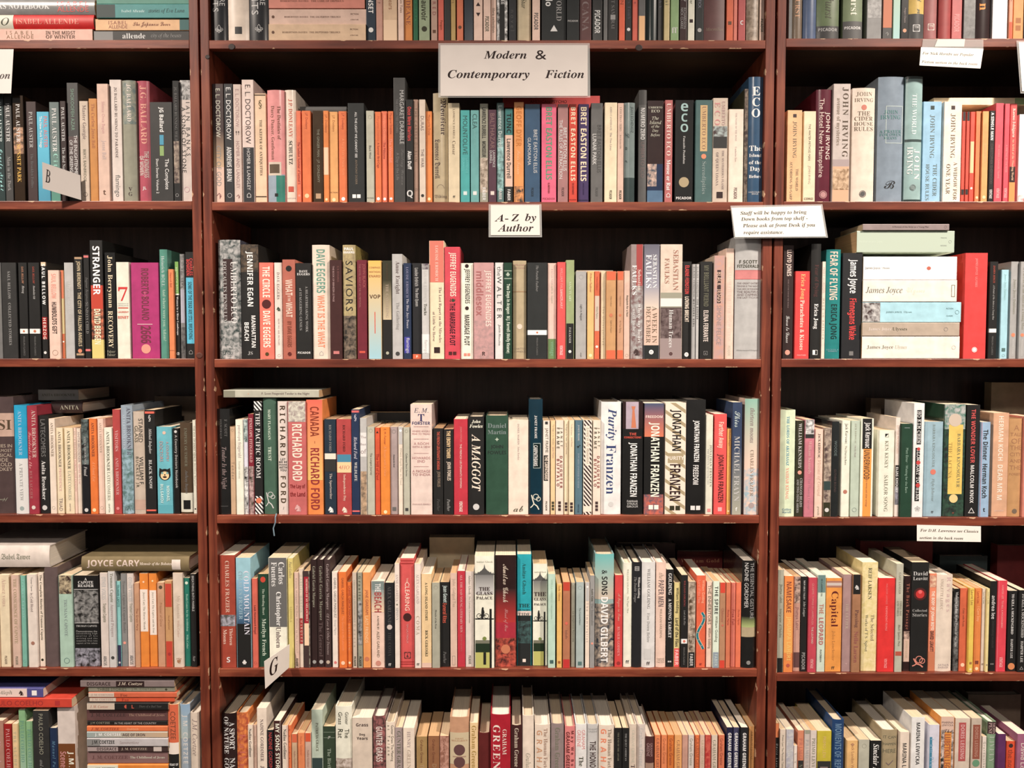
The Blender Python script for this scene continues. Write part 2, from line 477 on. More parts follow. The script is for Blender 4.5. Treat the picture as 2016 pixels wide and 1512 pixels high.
# shelf lists: left, right and top pixel of each spine, kind, colour | printing from top to foot in per cent | = label
DATA = """
@ L 0 70
- -60 182 56 79 t eba|30-52 864 s ISABEL~ALLENDE|62-86 643 b- IN THE MIDST~OF WINTER|=cream stacked paperback lettered In the Midst of Winter
- -60 184 28 56 h d22|#0-35 ddc|18-32 443 i ro|37-88 f98 T ISABEL ALLENDE|=thick red and white hardback lying under the silver one
- -60 186 -6 25 hg 999|10-64 eee S MAYAS NOTEBOOK|70-95 f77 s- ISABEL~ALLENDE|=silver grey hardback lying on the red and white one
- 185 372 58 78 p 333|#0-20 888|30-54 eee T allende|60-92 999 i city of the beasts|=black stacked paperback lettered city of the beasts
- 188 372 34 57 p eb8|14-34 954 s ISABEL~ALLENDE|40-80 843 c The Japanese Lover|#90-100 366|=peach stacked paperback lettered The Japanese Lover
- 190 372 5 33 p 499|#0-20 344|27-52 cee T Isabel Allende|56-95 355 i stories of Eva Luna|=teal stacked paperback with a pale lettering above the peach one
- 190 372 -20 4 p 598|=topmost teal paperback of the small stack beside the upright
@ C 0 75
415 448 -120 hg 223|30-70 ccc s> RANSOM LORE|45-75 ccc s< SPIRITS|86-93 ddd L- ⚜|=leftmost navy hardback with a fleur-de-lis, against the upright
449 490 -120 hg edc|20-62 433 T STUART|88-94 333 b- ■|=white hardback between two navy fleur-de-lis hardbacks
491 529 -120 hg 223|30-70 ccc s> RANSOM LORE|45-78 ccc s< SPIRITS|86-93 ddd L- ⚜|=navy fleur-de-lis hardback right beside the lying trilogies
- 529 720 46 79 p db9|3-6 643 b- ●|14-74 643 T ROBERTSON DAVIES · THE DEPTFORD TRILOGY|84-92 643 s- FICTION~LITERATURE|=cream lying paperback lettered The Deptford Trilogy
- 529 721 14 45 p dba|3-6 643 b- ●|16-74 643 T ROBERTSON DAVIES · THE SALTERTON TRILOGY|84-92 643 s- FICTION~LITERATURE|=cream lying paperback lettered The Salterton Trilogy
- 529 718 -18 12 p d87|12-78 743 T ROBERTSON DAVIES · THE LYRE OF ORPHEUS|=salmon lying paperback on top of the two cream trilogies
721 740 -110 t 234|25-73 eee b LAST TO SUNSET|86-92 ddd b- ●|=dark navy paperback right of the lying trilogies
741 754 -60 p c98|10-60 865 s a short history
755 782 -110 t db9|#80-100 eca|20-70 a75 s a memoir of the years
784 795 -60 p ecb|40-70 865 s Black Opium Tales
796 812 -110 t d84|30-84 954 T SEAMUS DEANE|=broad orange paperback beside the thin dark teal one
814 823 -110 t 264|40-80 396 s a green life
825 846 -110 tg 9a8|20-80 332 n Simone de Beauvoir|84-92 332 b- ●|=grey green glossy paperback on the topmost middle shelf
849 861 -110 t b98|20-75 955 s COLLECTORED|88-93 643 b- ■
863 874 -60 p d65|10-50 f98 s novel of the house|78-88 842 s Penguin
875 887 -110 t 333|30-60 555 s DON JUAN
888 897 -60 pg b95|10-60 864 s A Season of Comfort
899 912 -60 p d75|20-50 743 s The Others|80-90 643 s- ●
914 932 -110 tg 123|20-60 345 s AFTER DARK
933 950 -60 t ecb|5-52 333 T House of Love|60-80 322 b- ▲~▼
952 966 -60 p ecb|5-25 433 i Libra|74-90 665 n PICADOR
967 977 -60 p ecb|64-90 876 s libra selection
977 1000 -110 t 222|%n 0-100 eee 222 0-26|%n 0-100 eee 222 72-100|30-64 eee s JONATHAN DEE|=black paperback with speckled white edges above the big sign
1002 1016 -110 t 334|70-90 555 s novel
1018 1045 -110 h cb9|45-72 443 i A White Star
1048 1063 -60 p ecb|70-88 555 n PICADOR
1066 1115 -110 t 233|40-66 eee b< DeLillo|30-80 999 S> UNDERWORLD|84-90 ddd b- ▲|=thick dark green paperback with huge grey capitals above the big sign
1116 1140 -60 t 233|20-52 455 s THE NAMES|78-84 bbb n- PICADOR
1141 1164 -60 t 644|26-90 877 T AMERICANA|=mauve brown paperback lettered Americana
1166 1186 -60 tg 222|70-92 ddd n PICADOR
1188 1196 -60 pg 666
1197 1216 -110 t 333|40-88 777 T THE LAST SAMURAI|74-80 999 b- ■
1218 1230 -60 pg e64|30-60 943 s PATERSON
1231 1244 -60 t 333|30-78 556 T The Emperors Tomb|86-90 ddd b- ●
1245 1256 -60 p d65|10-60 944 s a harsh voice
1257 1270 -60 t 666|#76-100 eb8|20-45 dbb c Duo
1271 1293 -60 hg 122|20-60 566 i The Titanic
1295 1305 -60 t 444|20-68 667 T VIOLET DAY
1307 1318 -60 pg cb8|25-62 665 T Anita Desai
1320 1336 -60 t 8a7|86-93 ccc T- ff
1338 1352 -60 tg 433|30-62 ddd S DEWANNY|68-88 999 s< NICK CLARKE|68-88 999 s> RICHARDSON
1354 1367 -60 p ddc|10-60 554 s This Is How You Lose Her|74-82 322 b- ■
1369 1385 -60 t 233|50-68 889 s SLAPSTICK|86-92 aaa b- ●
1386 1427 -60 h 644|35-50 866 s- QUEEN|88-92 876 i- Macmillan|=wide plain brown hardback on the topmost middle shelf
1430 1443 -60 p d64|#0-56 cba|20-52 765 T Barber of Tales|74-88 643 s- ■
1444 1451 -60 p d76
1453 1467 -60 t b55|30-60 c77 s ENGLISH|80-85 ddd b- C
1469 1493 -60 hg 887|%n 40-100 a98 765|15-62 ccc T E L DOCTOROW
1495 1509 -60 p ecb|76-90 665 n PICADOR
@ R 0 70
1552 1559 -110 t 777|30-60 999 s George
1560 1579 -110 hg 765|34-82 c97 T HOLLINGHURST
1581 1607 -110 hg 568|20-60 356 c Swann|=slate blue rounded hardback on the topmost right shelf
1608 1652 -110 hg 675|%n 0-34 443 675|20-82 443 i Alan Hollinghurst|#88-100 444|89-93 aaa n- PICADOR
1660 1698 -110 h 786|%n 0-36 433 786|30-80 eed T Hollinghurst|#85-100 555|88-93 ddd n- PICADOR
1706 1735 -110 tg 999|%n 20-80 777 aaa
1737 1756 -110 t 444|#60-88 c75|30-55 ccc s- a~small~novel|92-96 999 b- ↑
1757 1772 -110 t 9b9|%g 40-100 9b9 9cc
1773 1788 -110 tg 222|70-84 a99 s Penguin Classics|88-95 d97 b- ●
1789 1819 -110 hg db6|20-66 665 s< DAVID MAINE INI|45-78 665 c> Sein|#78-100 555|87-93 ddd b- ⅄|=yellow hardback with a grey foot on the topmost right shelf
1820 1846 -110 h a66|86-92 edd b- ⅄
1847 1872 -110 h a44
1873 1893 -110 t c66|75-92 e99 n PICADOR
1896 1920 -110 t 555|%n 0-100 777 555
1921 1950 -110 hg 322|40-75 f94 S horn|#0-12 822
1953 1983 -110 t fff|=blank white paperback above the taped white notice
1984 1993 -60 p e97|#82-100 d53|30-60 754 s Penguin
1994 2014 -60 p e95|76-92 a63 s- ■~■
@ L 1 390
-4 11 183 tg 344|8-45 cdd T PAUL AUSTER|52-90 aee c Oracle Night
12 27 186 t 444|8-44 ddd T PAUL AUSTER|58-90 999 T Man in the Dark|=dark grey paperback lettered Man in the Dark
29 50 188 tg 321|%n 30-55 c97 432|8-44 ddd T PAUL AUSTER|46-82 eb5 T SUNSET PARK|=black paperback with gold lettering Sunset Park
50 75 200 t 433|10-46 bbb T PAUL AUSTER|52-86 666 T The Brooklyn Follies|=charcoal paperback left of the cyan one, above the B tag
76 100 220 t 5bd|%g 40-100 5bd 49b|5-40 e77 s> PAUL AUSTER|5-40 fff s< The New York Trilogy|=cyan paperback behind the B tag lettered The New York Trilogy
101 120 201 t 677|%g 40-100 677 598|6-50 ddd T PAUL AUSTER|52-70 9dc T City
122 133 199 t 322|6-40 ccc T PAUL AUSTER|46-80 bbb T The Red Notebook|=thin dark brown paperback lettered The Red Notebook
136 158 163 t 444|%g 45-100 544 222|5-40 798 s SHOKOOFEH AZAR|44-82 ddd s> THE ENLIGHTENMENT|48-82 ddd s< OF THE GREENGAGE|=tall slate paperback lettered The Enlightenment of the Greengage
160 177 199 t cba|4-38 766 T Master Georgie|48-80 665 s BERYL BAINBRIDGE|88-98 655 b- ◯|=cream paperback lettered Master Georgie
178 194 194 t c84|5-48 a64 T The Curfew Jesse Ball|=orange paperback with a pale lettering right of Master Georgie
195 217 165 t dba|15-42 c99 s Silence Once Begun|48-64 baa s Jesse Ball|90-95 643 b- t|=tall cream paperback with faint lettering above the B tag shadow
218 243 157 t dcc|6-64 433 T JG BALLARD RUSHING TO PARADISE|78-96 666 s flamingo|=white paperback lettered Rushing to Paradise
244 270 158 hg 998|%n 0-36 677 998|3-34 dcc T JG BALLARD|88-96 433 T- v~G|=plastic covered grey green hardback between white and rose ones
271 297 159 hg b56|4-52 d98 S J.G. BALLARD|58-80 cbb n> THE KINDNESS|62-78 cbb n< OF WOMEN|87-91 ddd n- JL|=rose red hardback lettered The Kindness of Women
298 342 201 t 333|5-30 eee b JG Ballard|#33-43 49b 42-60|#44-54 8a6 42-60|57-88 eee s> The Complete|57-92 eee s< Short Stories: Volume 2|=black paperback lettered The Complete Short Stories Volume 2
343 355 159 tg 333|%n 50-85 a98 433|5-50 666 T JG BALLARD RUNNING WILD|92-98 ccc b- ◯|=dark picture paperback left of A Song of Stone
356 379 158 tg dcc|%n 0-16 222 ccc|18-62 333 s> IAIN BANKS|22-76 333 s< A SONG OF STONE|86-94 c9a s- ◯|=white paperback lettered A Song of Stone against the upright
@ C 1 395
421 443 165 t 433|%g 40-70 433 ca8|#70-100 dba|4-45 ccb s E. L. DOCTOROW|52-86 888 s CITY OF GOD|91-98 855 b- ↑|=grey fading to cream paperback lettered City of God
444 461 165 t 334|3-47 eee s E. L. DOCTOROW|53-82 ddd n ANDREWS BRAIN|90-98 ddd s- ◯|=black paperback with a round white emblem, second from the upright
462 477 166 t dbb|4-36 a88 s E. L. DOCTOROW|38-44 322 b- ↟↟|48-88 a88 s HOMER AND LANGLEY|92-98 855 b- ↑|=pinkish white paperback with two small black figures
479 502 157 t ecc|#55-100 334|4-52 433 s E. L. DOCTOROW|56-90 ccc s HOMER & LANGLEY|92-96 ccc b- ⌂|=tall paperback, white above and black below
503 526 184 t eca|#1-2 432|#94-95 432|5-15 653 b- §|24-75 654 T THE KEEPER OF ANTIQUITIES|=cream yellow paperback lettered The Keeper of Antiquities
528 561 177 hg e99|#75-100 9ab|#76-100 387 50-100|#64-76 dcb 4-80|#66-74 654 10-70|14-44 854 T> The Destinies of|14-62 854 T< Darcy Dancer, Gentleman|92-95 222 b- ▪|=pink jacketed hardback with a teal hill at its foot
561 584 177 hg edc|8-42 c65 S J.P. DONLEAVY|45-66 222 S SCHULTZ|84-92 c54 b- ■|94-98 aaa s- ALLEN LANE|=white jacketed hardback with red then black serif capitals
585 594 218 p e75|34-80 933 n The Saddest Summer of Samuel S|90-95 f98 b- ●|=thin orange paperback lettered The Saddest Summer
596 613 218 p e74|2-20 a43 s J.P. Donleavy|90-96 fc9 b- ●
617 637 218 pg 432|20-78 887 s THE GINGER MAN · J.P. DONLEAVY|89-97 b97 b- ■|=dark brown paperback lettered The Ginger Man
638 648 218 p e84|4-24 a53 s J.P. Donleavy|#40-70 eca|95-99 fda b- ●
649 666 220 p ea6|4-22 a63 s J.P. Donleavy|86-92 643 s- FICTION|95-99 fda b- ●
668 684 219 p e74|2-20 a43 s J.P. Donleavy|30-70 f96 s A Fairy Tale of New York|94-98 fff b- ●
686 718 203 t 233|9-55 eee s ALL THE LIGHT WE CANNOT SEE|57-82 876 s ANTHONY DOERR|91-97 eee b- ■■|=thick black paperback lettered All the Light We Cannot See
722 737 218 p bba|5-9 998 s- ◯|38-52 333 s Black Wind|92-99 443 s- FICTION
739 751 220 p e74|5-32 d64 s Margaret Drabble|34-62 933 s A Summer Bird-Cage|94-98 fff b- ●|=orange paperback lettered A Summer Bird-Cage
752 763 219 p e75|5-32 f97 s Margaret Drabble|34-52 933 s The Millstone|94-98 fff b- ●|=orange paperback lettered The Millstone
765 775 219 p e74|2-25 a43 s Margaret Drabble|30-56 f98 s The Waterfall|94-98 fff b- ●
775 799 153 t 444|10-53 bbb s> MARGARET DRABBLE|17-44 777 s< THE COLLECTED STORIES|57-86 666 c> Smiling Woman|60-82 777 s< A Day in the Life|=tallest dark grey paperback standing above the orange ones
800 814 196 t 222|7-40 d44 n Once Were Warriors|50-68 eee n Alan Duff|87-97 ccc b- Q|=black paperback with red lettering Once Were Warriors
815 824 196 t a87|8-60 765 s THE CASTLE DUBLIN|85-90 444 s- ◯
826 838 196 p dcb|16-30 766 s DURAS|48-66 766 s THE WAR|92-95 333 b- ●|=cream paperback lettered The War
839 851 219 p e84|4-26 a53 s Marguerite Duras|94-98 fda b- ●
853 882 183 hg ba8|5-38 433 k> Monsieur|42-78 433 k< Lawrence Durrell|82-88 876 s- ◠|92-97 765 k- Viking|=tan jacketed hardback lettered in blackletter, half behind the sign
883 905 203 t dca|6-36 765 T LAWRENCE DURRELL|38-52 765 T Caesar|93-96 333 b- ff|=cream paperback right of the blackletter tan hardback
907 925 217 p 4aa|6-48 355 s MOUNTOLIVE|52-68 6cc s> LAWRENCE|52-66 6cc s< DURRELL|88-92 cdd b- ■|=darker teal paperback, first of two beside the cream one
927 943 217 p 6aa|4-20 355 s CLEA|22-40 8cc s LAWRENCE DURRELL|88-92 ddd b- ■|=lighter teal paperback, second of two beside the cream one
945 961 204 t 998|%n 55-90 cba 765|4-35 222 n LAWRENCE DURRELL|38-54 222 n MONSIEUR|85-98 ddd b FABER
962 977 216 p 534|4-42 866 s BALTHAZAR|44-62 ccc s> LAWRENCE|44-58 ccc s< DURRELL|88-92 dcc b- ■|=purple brown paperback with a pale square near its foot
978 992 202 t 577|%n 35-88 9cc 466|3-45 bcc b Lawrence Durrell|86-97 ccc b FABER
994 1010 214 p 222|#0-28 377|#28-83 dba|5-26 111 b TUNC|32-74 333 n Lawrence Durrell|86-98 ddd b FABER|=black, cream and teal paperback lettered Tunc
1012 1031 201 t e95|%n 84-100 222 e95|4-44 c73 n GEOFF DYER|48-72 fb8 c Paris Trance|=orange paperback with black figures at its foot
1033 1063 205 t 357|26-70 ccc s> BRET EASTON ELLIS|34-62 ccc s< GLAMORAMA|85-94 234 n PICADOR|=blue paperback lettered Glamorama beside the bright pink one
1066 1095 205 t e68|3-77 597 b BRET EASTON ELLIS|80-91 833 n GLAMORAMA|95-98 a45 n- PICADOR|=bright pink paperback with green lettering
1098 1118 205 t a77|24-68 ddd s> BRET EASTON ELLIS|16-76 ddd s< THE RULES OF ATTRACTION|85-94 644 n PICADOR|=mauve paperback lettered The Rules of Attraction
1120 1136 205 t d43|3-78 edb b BRET EASTON ELLIS|80-92 822 n THE INFORMERS|96-99 822 n- PICADOR|=red paperback with cream lettering between mauve and purple ones
1138 1159 205 t 436|3-78 edb b BRET EASTON ELLIS|80-92 325 n IMPERIAL BEDROOMS|96-99 224 n- PICADOR|=purple paperback with cream lettering
1163 1186 203 t 666|22-70 444 s> BRET EASTON ELLIS|31-62 ddd s< LUNAR PARK|85-94 555 n PICADOR|=dark grey paperback lettered Lunar Park
- 590 682 203 217 h 555 d28|=dark grey book lying on the orange paperbacks left of All the Light
- 990 1181 179 203 t d55 d45|28-66 422 s AMERICAN PSYCHO|=red paperback lying across others behind the big sign
1190 1214 202 t edb|4-28 988 T AMIS CANDIDATE|30-48 988 T The Two Lives|88-97 554 n PICADOR
1215 1227 203 p dba|4-28 987 T LESS THAN ZERO|32-46 987 T Bret Easton Ellis|88-97 443 n PICADOR|=thin cream paperback lettered Less Than Zero
1228 1249 202 hg 788|#75-100 344|4-30 344 s> JEAN ECHENOZ|30-60 344 c< Lac
1257 1272 177 h 555|#0-13 444|16-44 ccc n NUMERO ZERO|46-78 766 s UMBERTO ECO|=tall grey hardback lettered Numero Zero
1273 1305 198 tg 322|#62-88 235|#88-100 579|%n 62-84 dba 345 0-60|5-12 ccb T- UMBERTO~ECO|15-36 ccb i- The~Island~of the~Day~Before|=black pictorial paperback lettered The Island of the Day Before
1308 1323 197 t b66|3-54 ecc T UMBERTO ECO|58-88 eee S Mouse or Rat|90-95 eee b- ⌂|=rose paperback lettered Mouse or Rat
1328 1364 197 tg 222|2-32 9bb b- e~C~O|35-62 ccc T Foucaults Pendulum|*o 80 55 a97|93-98 ddd n- PICADOR|=black paperback with a tan moon near its foot
1368 1401 197 t 466|#5-50 ca7 28-70|6-48 865 T UMBERTO ECO|*o 55 30 d86|60-92 899 T Serendipities|=slate paperback with a tan label and orange sun
1402 1431 193 t cba|#28-48 333|%n 27-37 abb 433|3-26 a88 T> UMBERTO|4-26 c88 T< ECO|50-88 877 T> THE MYSTERIOUS FLAME|52-84 877 T< OF QUEEN LOANA|90-96 322 b- ■|=cream paperback with a dark picture band, lettered The Mysterious Flame
1433 1462 215 t edc|4-34 a99 T THE NAME OF THE ROSE|40-56 a99 T Umberto Eco|84-96 655 n PICADOR|=cream paperback lettered The Name of the Rose
1463 1471 175 t 332|%n 0-100 876 322
1472 1508 151 hg 357|7-33 eee S- E~C~O|54-82 eee S- The~Island~of the~Day~Before|91-94 ccc s- HARCOURT~BRACE|=tall blue hardback lettered The Island of the Day Before
@ R 1 393
1548 1577 217 t eb8|4-8 433 b- ▪|12-52 765 T JOHN IRVING|64-88 765 T> THE WORLD|56-98 765 T< ACCORDING TO GARP|=peach paperback lettered The World According to Garp
1580 1604 219 t edb|14-54 443 s THE WATER-METHOD MAN|60-80 a98 s JOHN IRVING|95-98 543 b- CORGI|=pale yellow paperback lettered The Water-Method Man
1604 1636 176 hg 623|20-62 ecc s> JOHN IRVING|8-78 ecc s< The Hotel New Hampshire|90-97 b88 b- ◉|=maroon hardback lettered The Hotel New Hampshire
1637 1671 165 t cbb|#64-70 a99|#70-100 da8|%n 72-90 864 db9|3-62 543 T> JOHN IRVING|12-52 876 T< avenue of mysteries|=tall mauve pictorial paperback lettered avenue of mysteries
1676 1720 173 hg edc|3-13 876 T- JOHN~IRVING|*o 17 24 c76|20-38 765 T- THE~CIDER~HOUSE~RULES|90-96 555 s- ◉|=white hardback lettered The Cider House Rules with a red apple
1726 1776 151 hg 89a|#23-23.6 bcc 30-98|#52.4-53 bcc 30-98|#23-53 bcc 30-33|#23-53 bcc 95-98|26-34 588 T- JOHN~IRVING|42-50 588 T- A PRAYER~FOR OWEN~MEANY|82-90 222 c- B|=grey blue hardback with a scratched black B at its foot
1780 1813 150 hg 9bb|#0-2 344|#50-52 455|#98-100 344|14-46 dee T THE WORLD|58-82 eee T> JOHN|56-78 eee T< IRVING|86-91 788 s- ◉|=pale blue rounded hardback with dark bands
1814 1850 200 t 9ce|4-8 344 b- ▪|13-56 677 T JOHN IRVING|62-94 677 T> THE CIDER|62-98 677 T< HOUSE RULES|=sky blue paperback lettered The Cider House Rules
1855 1890 200 t fed|4-8 433 b- ▪|12-56 765 T JOHN IRVING|60-98 765 T> A WIDOW FOR|62-92 765 T< ONE YEAR|=cream paperback lettered A Widow for One Year
1891 1898 220 p e54|#0-10 333|#86-92 333
1899 1906 220 p e54|#0-10 333|#86-92 333
1907 1916 220 p e54|#33-68 ec9|82-88 fed b- ●|=orange red paperback with a peach label beside two black banded ones
1918 1928 219 p e85|93-97 fda b- ●
1929 1943 219 p ea6|36-56 fb8 s Goodbye to Berlin|93-97 fda b- ●
1945 1955 218 t 222|2-32 fff b A SINGLE MAN|36-80 655 s CHRISTOPHER ISHERWOOD|86-96 ddd n VINTAGE|=black paperback lettered A Single Man
1956 1972 203 t e56|42-76 f99 s MR NORRIS CHANGES TRAINS|86-96 fbb n VINTAGE|=first of two pink red paperbacks beside A Single Man
1973 1984 204 t e56|42-70 f99 s A MEETING BY THE RIVER|86-96 fbb n VINTAGE|=second of two pink red paperbacks beside A Single Man
1985 1998 204 t e55|#64-80 322|#80-100 e95|5-34 fed T Kazuo Ishiguro|36-78 fca T An Artist of the Floating World|=red paperback lettered An Artist of the Floating World
2003 2032 225 t fff|%n 92-100 e77 fff
- 1839 2060 185 200 t fec d35|#72-100 9b8|6-12 cba s novel|=cream book lying across the tops near the right edge
@ L 2 700
-14 6 517 t 777|30-70 999 s BELLOW
7 36 517 t 333|9-38 999 T SAUL BELLOW|42-86 999 T COLLECTED STORIES|=charcoal paperback lettered Collected Stories, near the left edge
40 57 517 t 222|#69-74 eee|4-22 d97 i SAUL BELLOW|24-32 ddd i Herzog|77-97 777 s PENGUIN CLASSICS|*o 71.5 24 c75|=first of two black paperbacks with a white band
59 81 517 t 222|#69-74 eee|4-22 c54 i SAUL BELLOW|24-38 ddd i Humboldts Gift|77-97 777 s PENGUIN CLASSICS|*o 71.5 24 c75|=second of two black paperbacks with a white band
84 95 516 t 222|#0-4 eca|#57-80 a22|2-44 fff b SAUL BELLOW|58-80 ecc b HERZOG|92-96 ddd b- ●|=black and cream paperback with a red lower end of its title
98 120 532 p ecb|4-32 e98 n SAUL BELLOW|36-72 322 n HUMBOLDTS GIFT|90-97 a87 s- ◯|=cream paperback with tall narrow orange and black capitals
121 129 532 p c96|#0-32 d75|#32-72 cb8|#72-100 c64|78-84 fed b- ●
130 148 517 t bbb|18-54 ccc s JH Prynne Sypcation
150 166 506 t 222|#0-2 b97|#95-97 b97|4-88 cb9 n JOHN BERENDT · THE CITY OF FALLING ANGELS|90-95 d86 b- ●|=black gold-lined paperback lettered The City of Falling Angels
168 179 501 t 222|#1-3 e77|#91-93 e77|22-46 777 i Ingmar Bergman|46-76 888 T SUNDAYS CHILD|=black paperback lettered Sunday's Child
181 206 473 t 222|#38-60 c43|%n 58-86 d75 122|#84-100 dc7|5-46 fff b STRANGER|58-88 eec n DAVID BERGEN|=tall black, red and yellow paperback lettered Stranger
209 229 497 hg 222|3-52 edb T John Berryman|55-90 edb T RECOVERY|92-98 998 s- Faber~Faber|=glossy black hardback lettered Recovery
232 257 516 tg eed|24-42 d33 S- 7|#47-48 d43 10-90|42-46 aaa s- FUNCTION OF~LANGUAGE|49-60 d54 n- LAURENT~BINET|=white paperback with a large red 7
261 315 517 t b37|6-60 734 n ROBERTO BOLANO|66-84 734 n 2666|#64-64.5 edd 20-75|*o 90 34 e98|30-36 e79 s- B~O|=thick magenta paperback lettered 2666
317 332 491 hg 598|6-34 bcc T Heinrich BÖLL|36-84 acb T And where were you, Adam?|=teal plastic covered hardback lettered And where were you, Adam
334 344 530 p e85|4-20 a43 s Heinrich Böll|86-96 843 s- FICTION
345 355 515 t 222|#0-33 7a5|#33-34.5 eed|6-32 cdb s HEINRICH BÖLL|36-76 ddd T Women in a River Landscape|93-97 ddd b- @|=black and green paperback lettered Women in a River Landscape
357 366 500 tg 888|%n 0-34 555 999|#34-66 bbc|%n 70-100 333 777|6-34 bbb S Stay Alive
368 385 496 t 222|#24-86 5bd|6-22 d44 n> CHARLES|7-22 d44 n< BOWDEN|28-82 244 n SOME OF THE DEAD ARE STILL BREATHING|92-96 999 b- ⌂|=blue and black paperback lettered Some of the Dead Are Still Breathing
@ C 2 700
432 475 472 hg 556|%n 0-100 bbb 344|#16-68 433 22-66|18-70 ddd T> UMBERTO ECO|18-70 bbb T< FOUCAULTS PENDULUM|94-98 ccc s- Secker &~Warburg|=grey marbled thick hardback at the left end of its shelf
476 510 481 h 222|%n 0-24 654 222|6-54 eee b JENNIFER EGAN|62-90 eee b> MANHATTAN|68-84 eee b< BEACH|93-97 bbb T- JS|=black hardback lettered Manhattan Beach
512 540 517 t f76|4-36 fed n THE CIRCLE|*o 43 64 522|50-88 fed n DAVE EGGERS|93-97 542 b- ●|=salmon paperback lettered The Circle
542 557 517 t edd|10-38 766 T DAVE EGGERS|44-52 343 b- ♞|58-86 a99 T HOW WE ARE HUNGRY|95-98 988 s- ◯|=thin cream paperback right of The Circle
558 583 511 t b65|*o 9 46 222|20-36 ecb n WHAT|36-42 ecb n IS THE|43-58 ecb n WHAT|62-88 843 n BY DAVE EGGERS|93-97 622 b- ◉|=terracotta paperback with a dark head, lettered What is the What
584 614 518 t 222|7-13 ddd S- DAVE~EGGERS|24-72 999 T> A HEARTBREAKING WORK|26-70 999 T< of STAGGERING GENIUS|92-95 ddd n- PICADOR|=black paperback lettered A Heartbreaking Work of Staggering Genius
616 650 482 hg edc|4-42 698 n DAVE EGGERS|44-90 e86 n WHAT IS THE WHAT|93-97 aaa s- ⌂|=cream hardback lettered What is the What
651 674 512 t 422|6-22 855 s> G. B. EDWARDS|6-42 b99 s< THE BOOK OF EBENEZER LE PAGE|#92-95 c77 25-75|=dark brown paperback with a pink lozenge near its foot
676 701 482 hg a95|#0-9 222|%n 0-62 ba7 986|%n 62-100 876 222|2-8 fff b- PAUL~EGGERS|14-58 222 s SAVIORS|=black and gold plastic covered hardback lettered Saviors
704 723 512 t 723|4-28 a55 s> JOHN BLACK|4-48 a66 s< THE HOTEL WOLF AT THE VIA MEMORIAL|#92-94 d54 20-80|=maroon paperback between Saviors and the yellow Compass
726 752 513 t da6|%g 0-100 eb5 9cd|5-18 953 n- COMPASS~MATHIAS~ENARD|34-39 532 n- VOP|#52-74 d54 46-52|=yellow fading to aqua paperback lettered Compass
754 772 513 t 332|%g 20-60 332 cb9|#60-100 222|3-20 543 s ANNE ENRIGHT|24-58 a98 T THE GATHERING|*o 94 34 aa9|=black and cream paperback lettered The Gathering
773 793 500 t bbb|7-38 544 T Anne Enright|46-72 888 T The Gathering|93-97 444 b- ●|=pale grey paperback lettered The Gathering
795 810 518 t 235|4-36 88a T LOUISE ERDRICH|37-68 bbc T The Blue Jays Dance|#77-94 44a 10-80|78-94 ccc s flamingo|=navy paperback lettered The Blue Jay's Dance
812 830 518 t 223|5-24 aaa n Louise Erdrich|26-45 aaa n The Beet Queen|#95-100 d64|96-99 fed b- p|=dark navy paperback lettered The Beet Queen
831 845 519 tg ccc|%n 0-6 545 aaa|7-40 bbb T LOUISE ERDRICH|42-54 443 S Tracks|#74-94 eee|80-94 aaa s flamingo|=thin grey white paperback lettered Tracks
846 875 474 t edb|#0-35 d76|4-34 ebb T LOUISE ERDRICH|39-86 766 T> The Last Report on the Miracles|60-85 766 T< at Little No Horse|90-95 322 b- ■|=salmon and cream paperback lettered The Last Report on the Miracles
876 906 486 t d45|5-44 edc n JEFFREY EUGENIDES|50-88 312 n THE MARRIAGE PLOT|46-49 343 b- ❧|93-97 522 b- ■■|=bright red paperback lettered The Marriage Plot
907 932 518 t eed|6-42 222 n JEFFREY EUGENIDES|54-86 222 n MARRIAGE PLOT|*o 3 30 322|*o 47 30 322|93-98 d87 b- ■■|=cream paperback lettered The Marriage Plot
933 972 517 t c99|%n 60-100 a88 c99|8-66 ecc n> JEFFREY EUGENIDES|9-55 a66 b< middlesex|92-97 322 b- R|=mauve pink paperback lettered middlesex
975 991 517 t ddd|4-14 666 s the|14-58 333 s WALTER|64-86 555 c Judith Silverstein|=white paperback lettered Walter in black
992 1008 517 pg 243|#8-9 9a9|#16-17 9a9|22-94 cdc n Two Days in Aragon  M.J. Farrell (Molly Keane)|10-14 aba s- ♣|=dark green paperback lettered Two Days in Aragon
1010 1036 513 hg ba8|3-9 a77 T- WILLIAM~FAULKNER|#31-32 a86|*o 67 40 dcb|88-94 987 s- CHATTO~& WINDUS|=tan plastic covered hardback with a pale round spot
1038 1077 517 t 233|#70-75 eee|3-30 999 i The Portable Faulkner|*o 72.5 10 c75|78-96 777 s PENGUIN CLASSICS|=thick black paperback with a white band
1078 1095 518 p ebb|#79-100 685|6-22 baa T FAULKNER|22-42 aa9 T Light in August|82-97 7a8 s vintage|=cream paperback with a green foot
1097 1113 516 t e55|6-40 f99 s WILLIAM FAULKNER|28-48 fbb s SANCTUARY|86-96 fcc n VINTAGE|=red paperback lettered Sanctuary
1114 1130 512 t 9a7|#64-100 222|22-42 cdb T SANCTUARY|68-84 bbb T FAULKNER|91-94 ddd b- ●|=green and black paperback lettered Sanctuary
1133 1154 534 p aaa|4-9 999 s- ◯|38-56 333 s Light in August|93-98 444 s penguin|=grey paperback lettered Light in August
1156 1169 534 p eb7|2-24 954 s William Faulkner|94-98 fda b- ●
1170 1180 534 p d64|#28-68 cba|6-22 b43 s William Faulkner|40-54 776 s Wild Palms|83-89 fed b- ●
1182 1192 534 p dca|6-34 cb9 s William Faulkner|40-84 a97 s The Unvanquished|=tan paperback lettered The Unvanquished
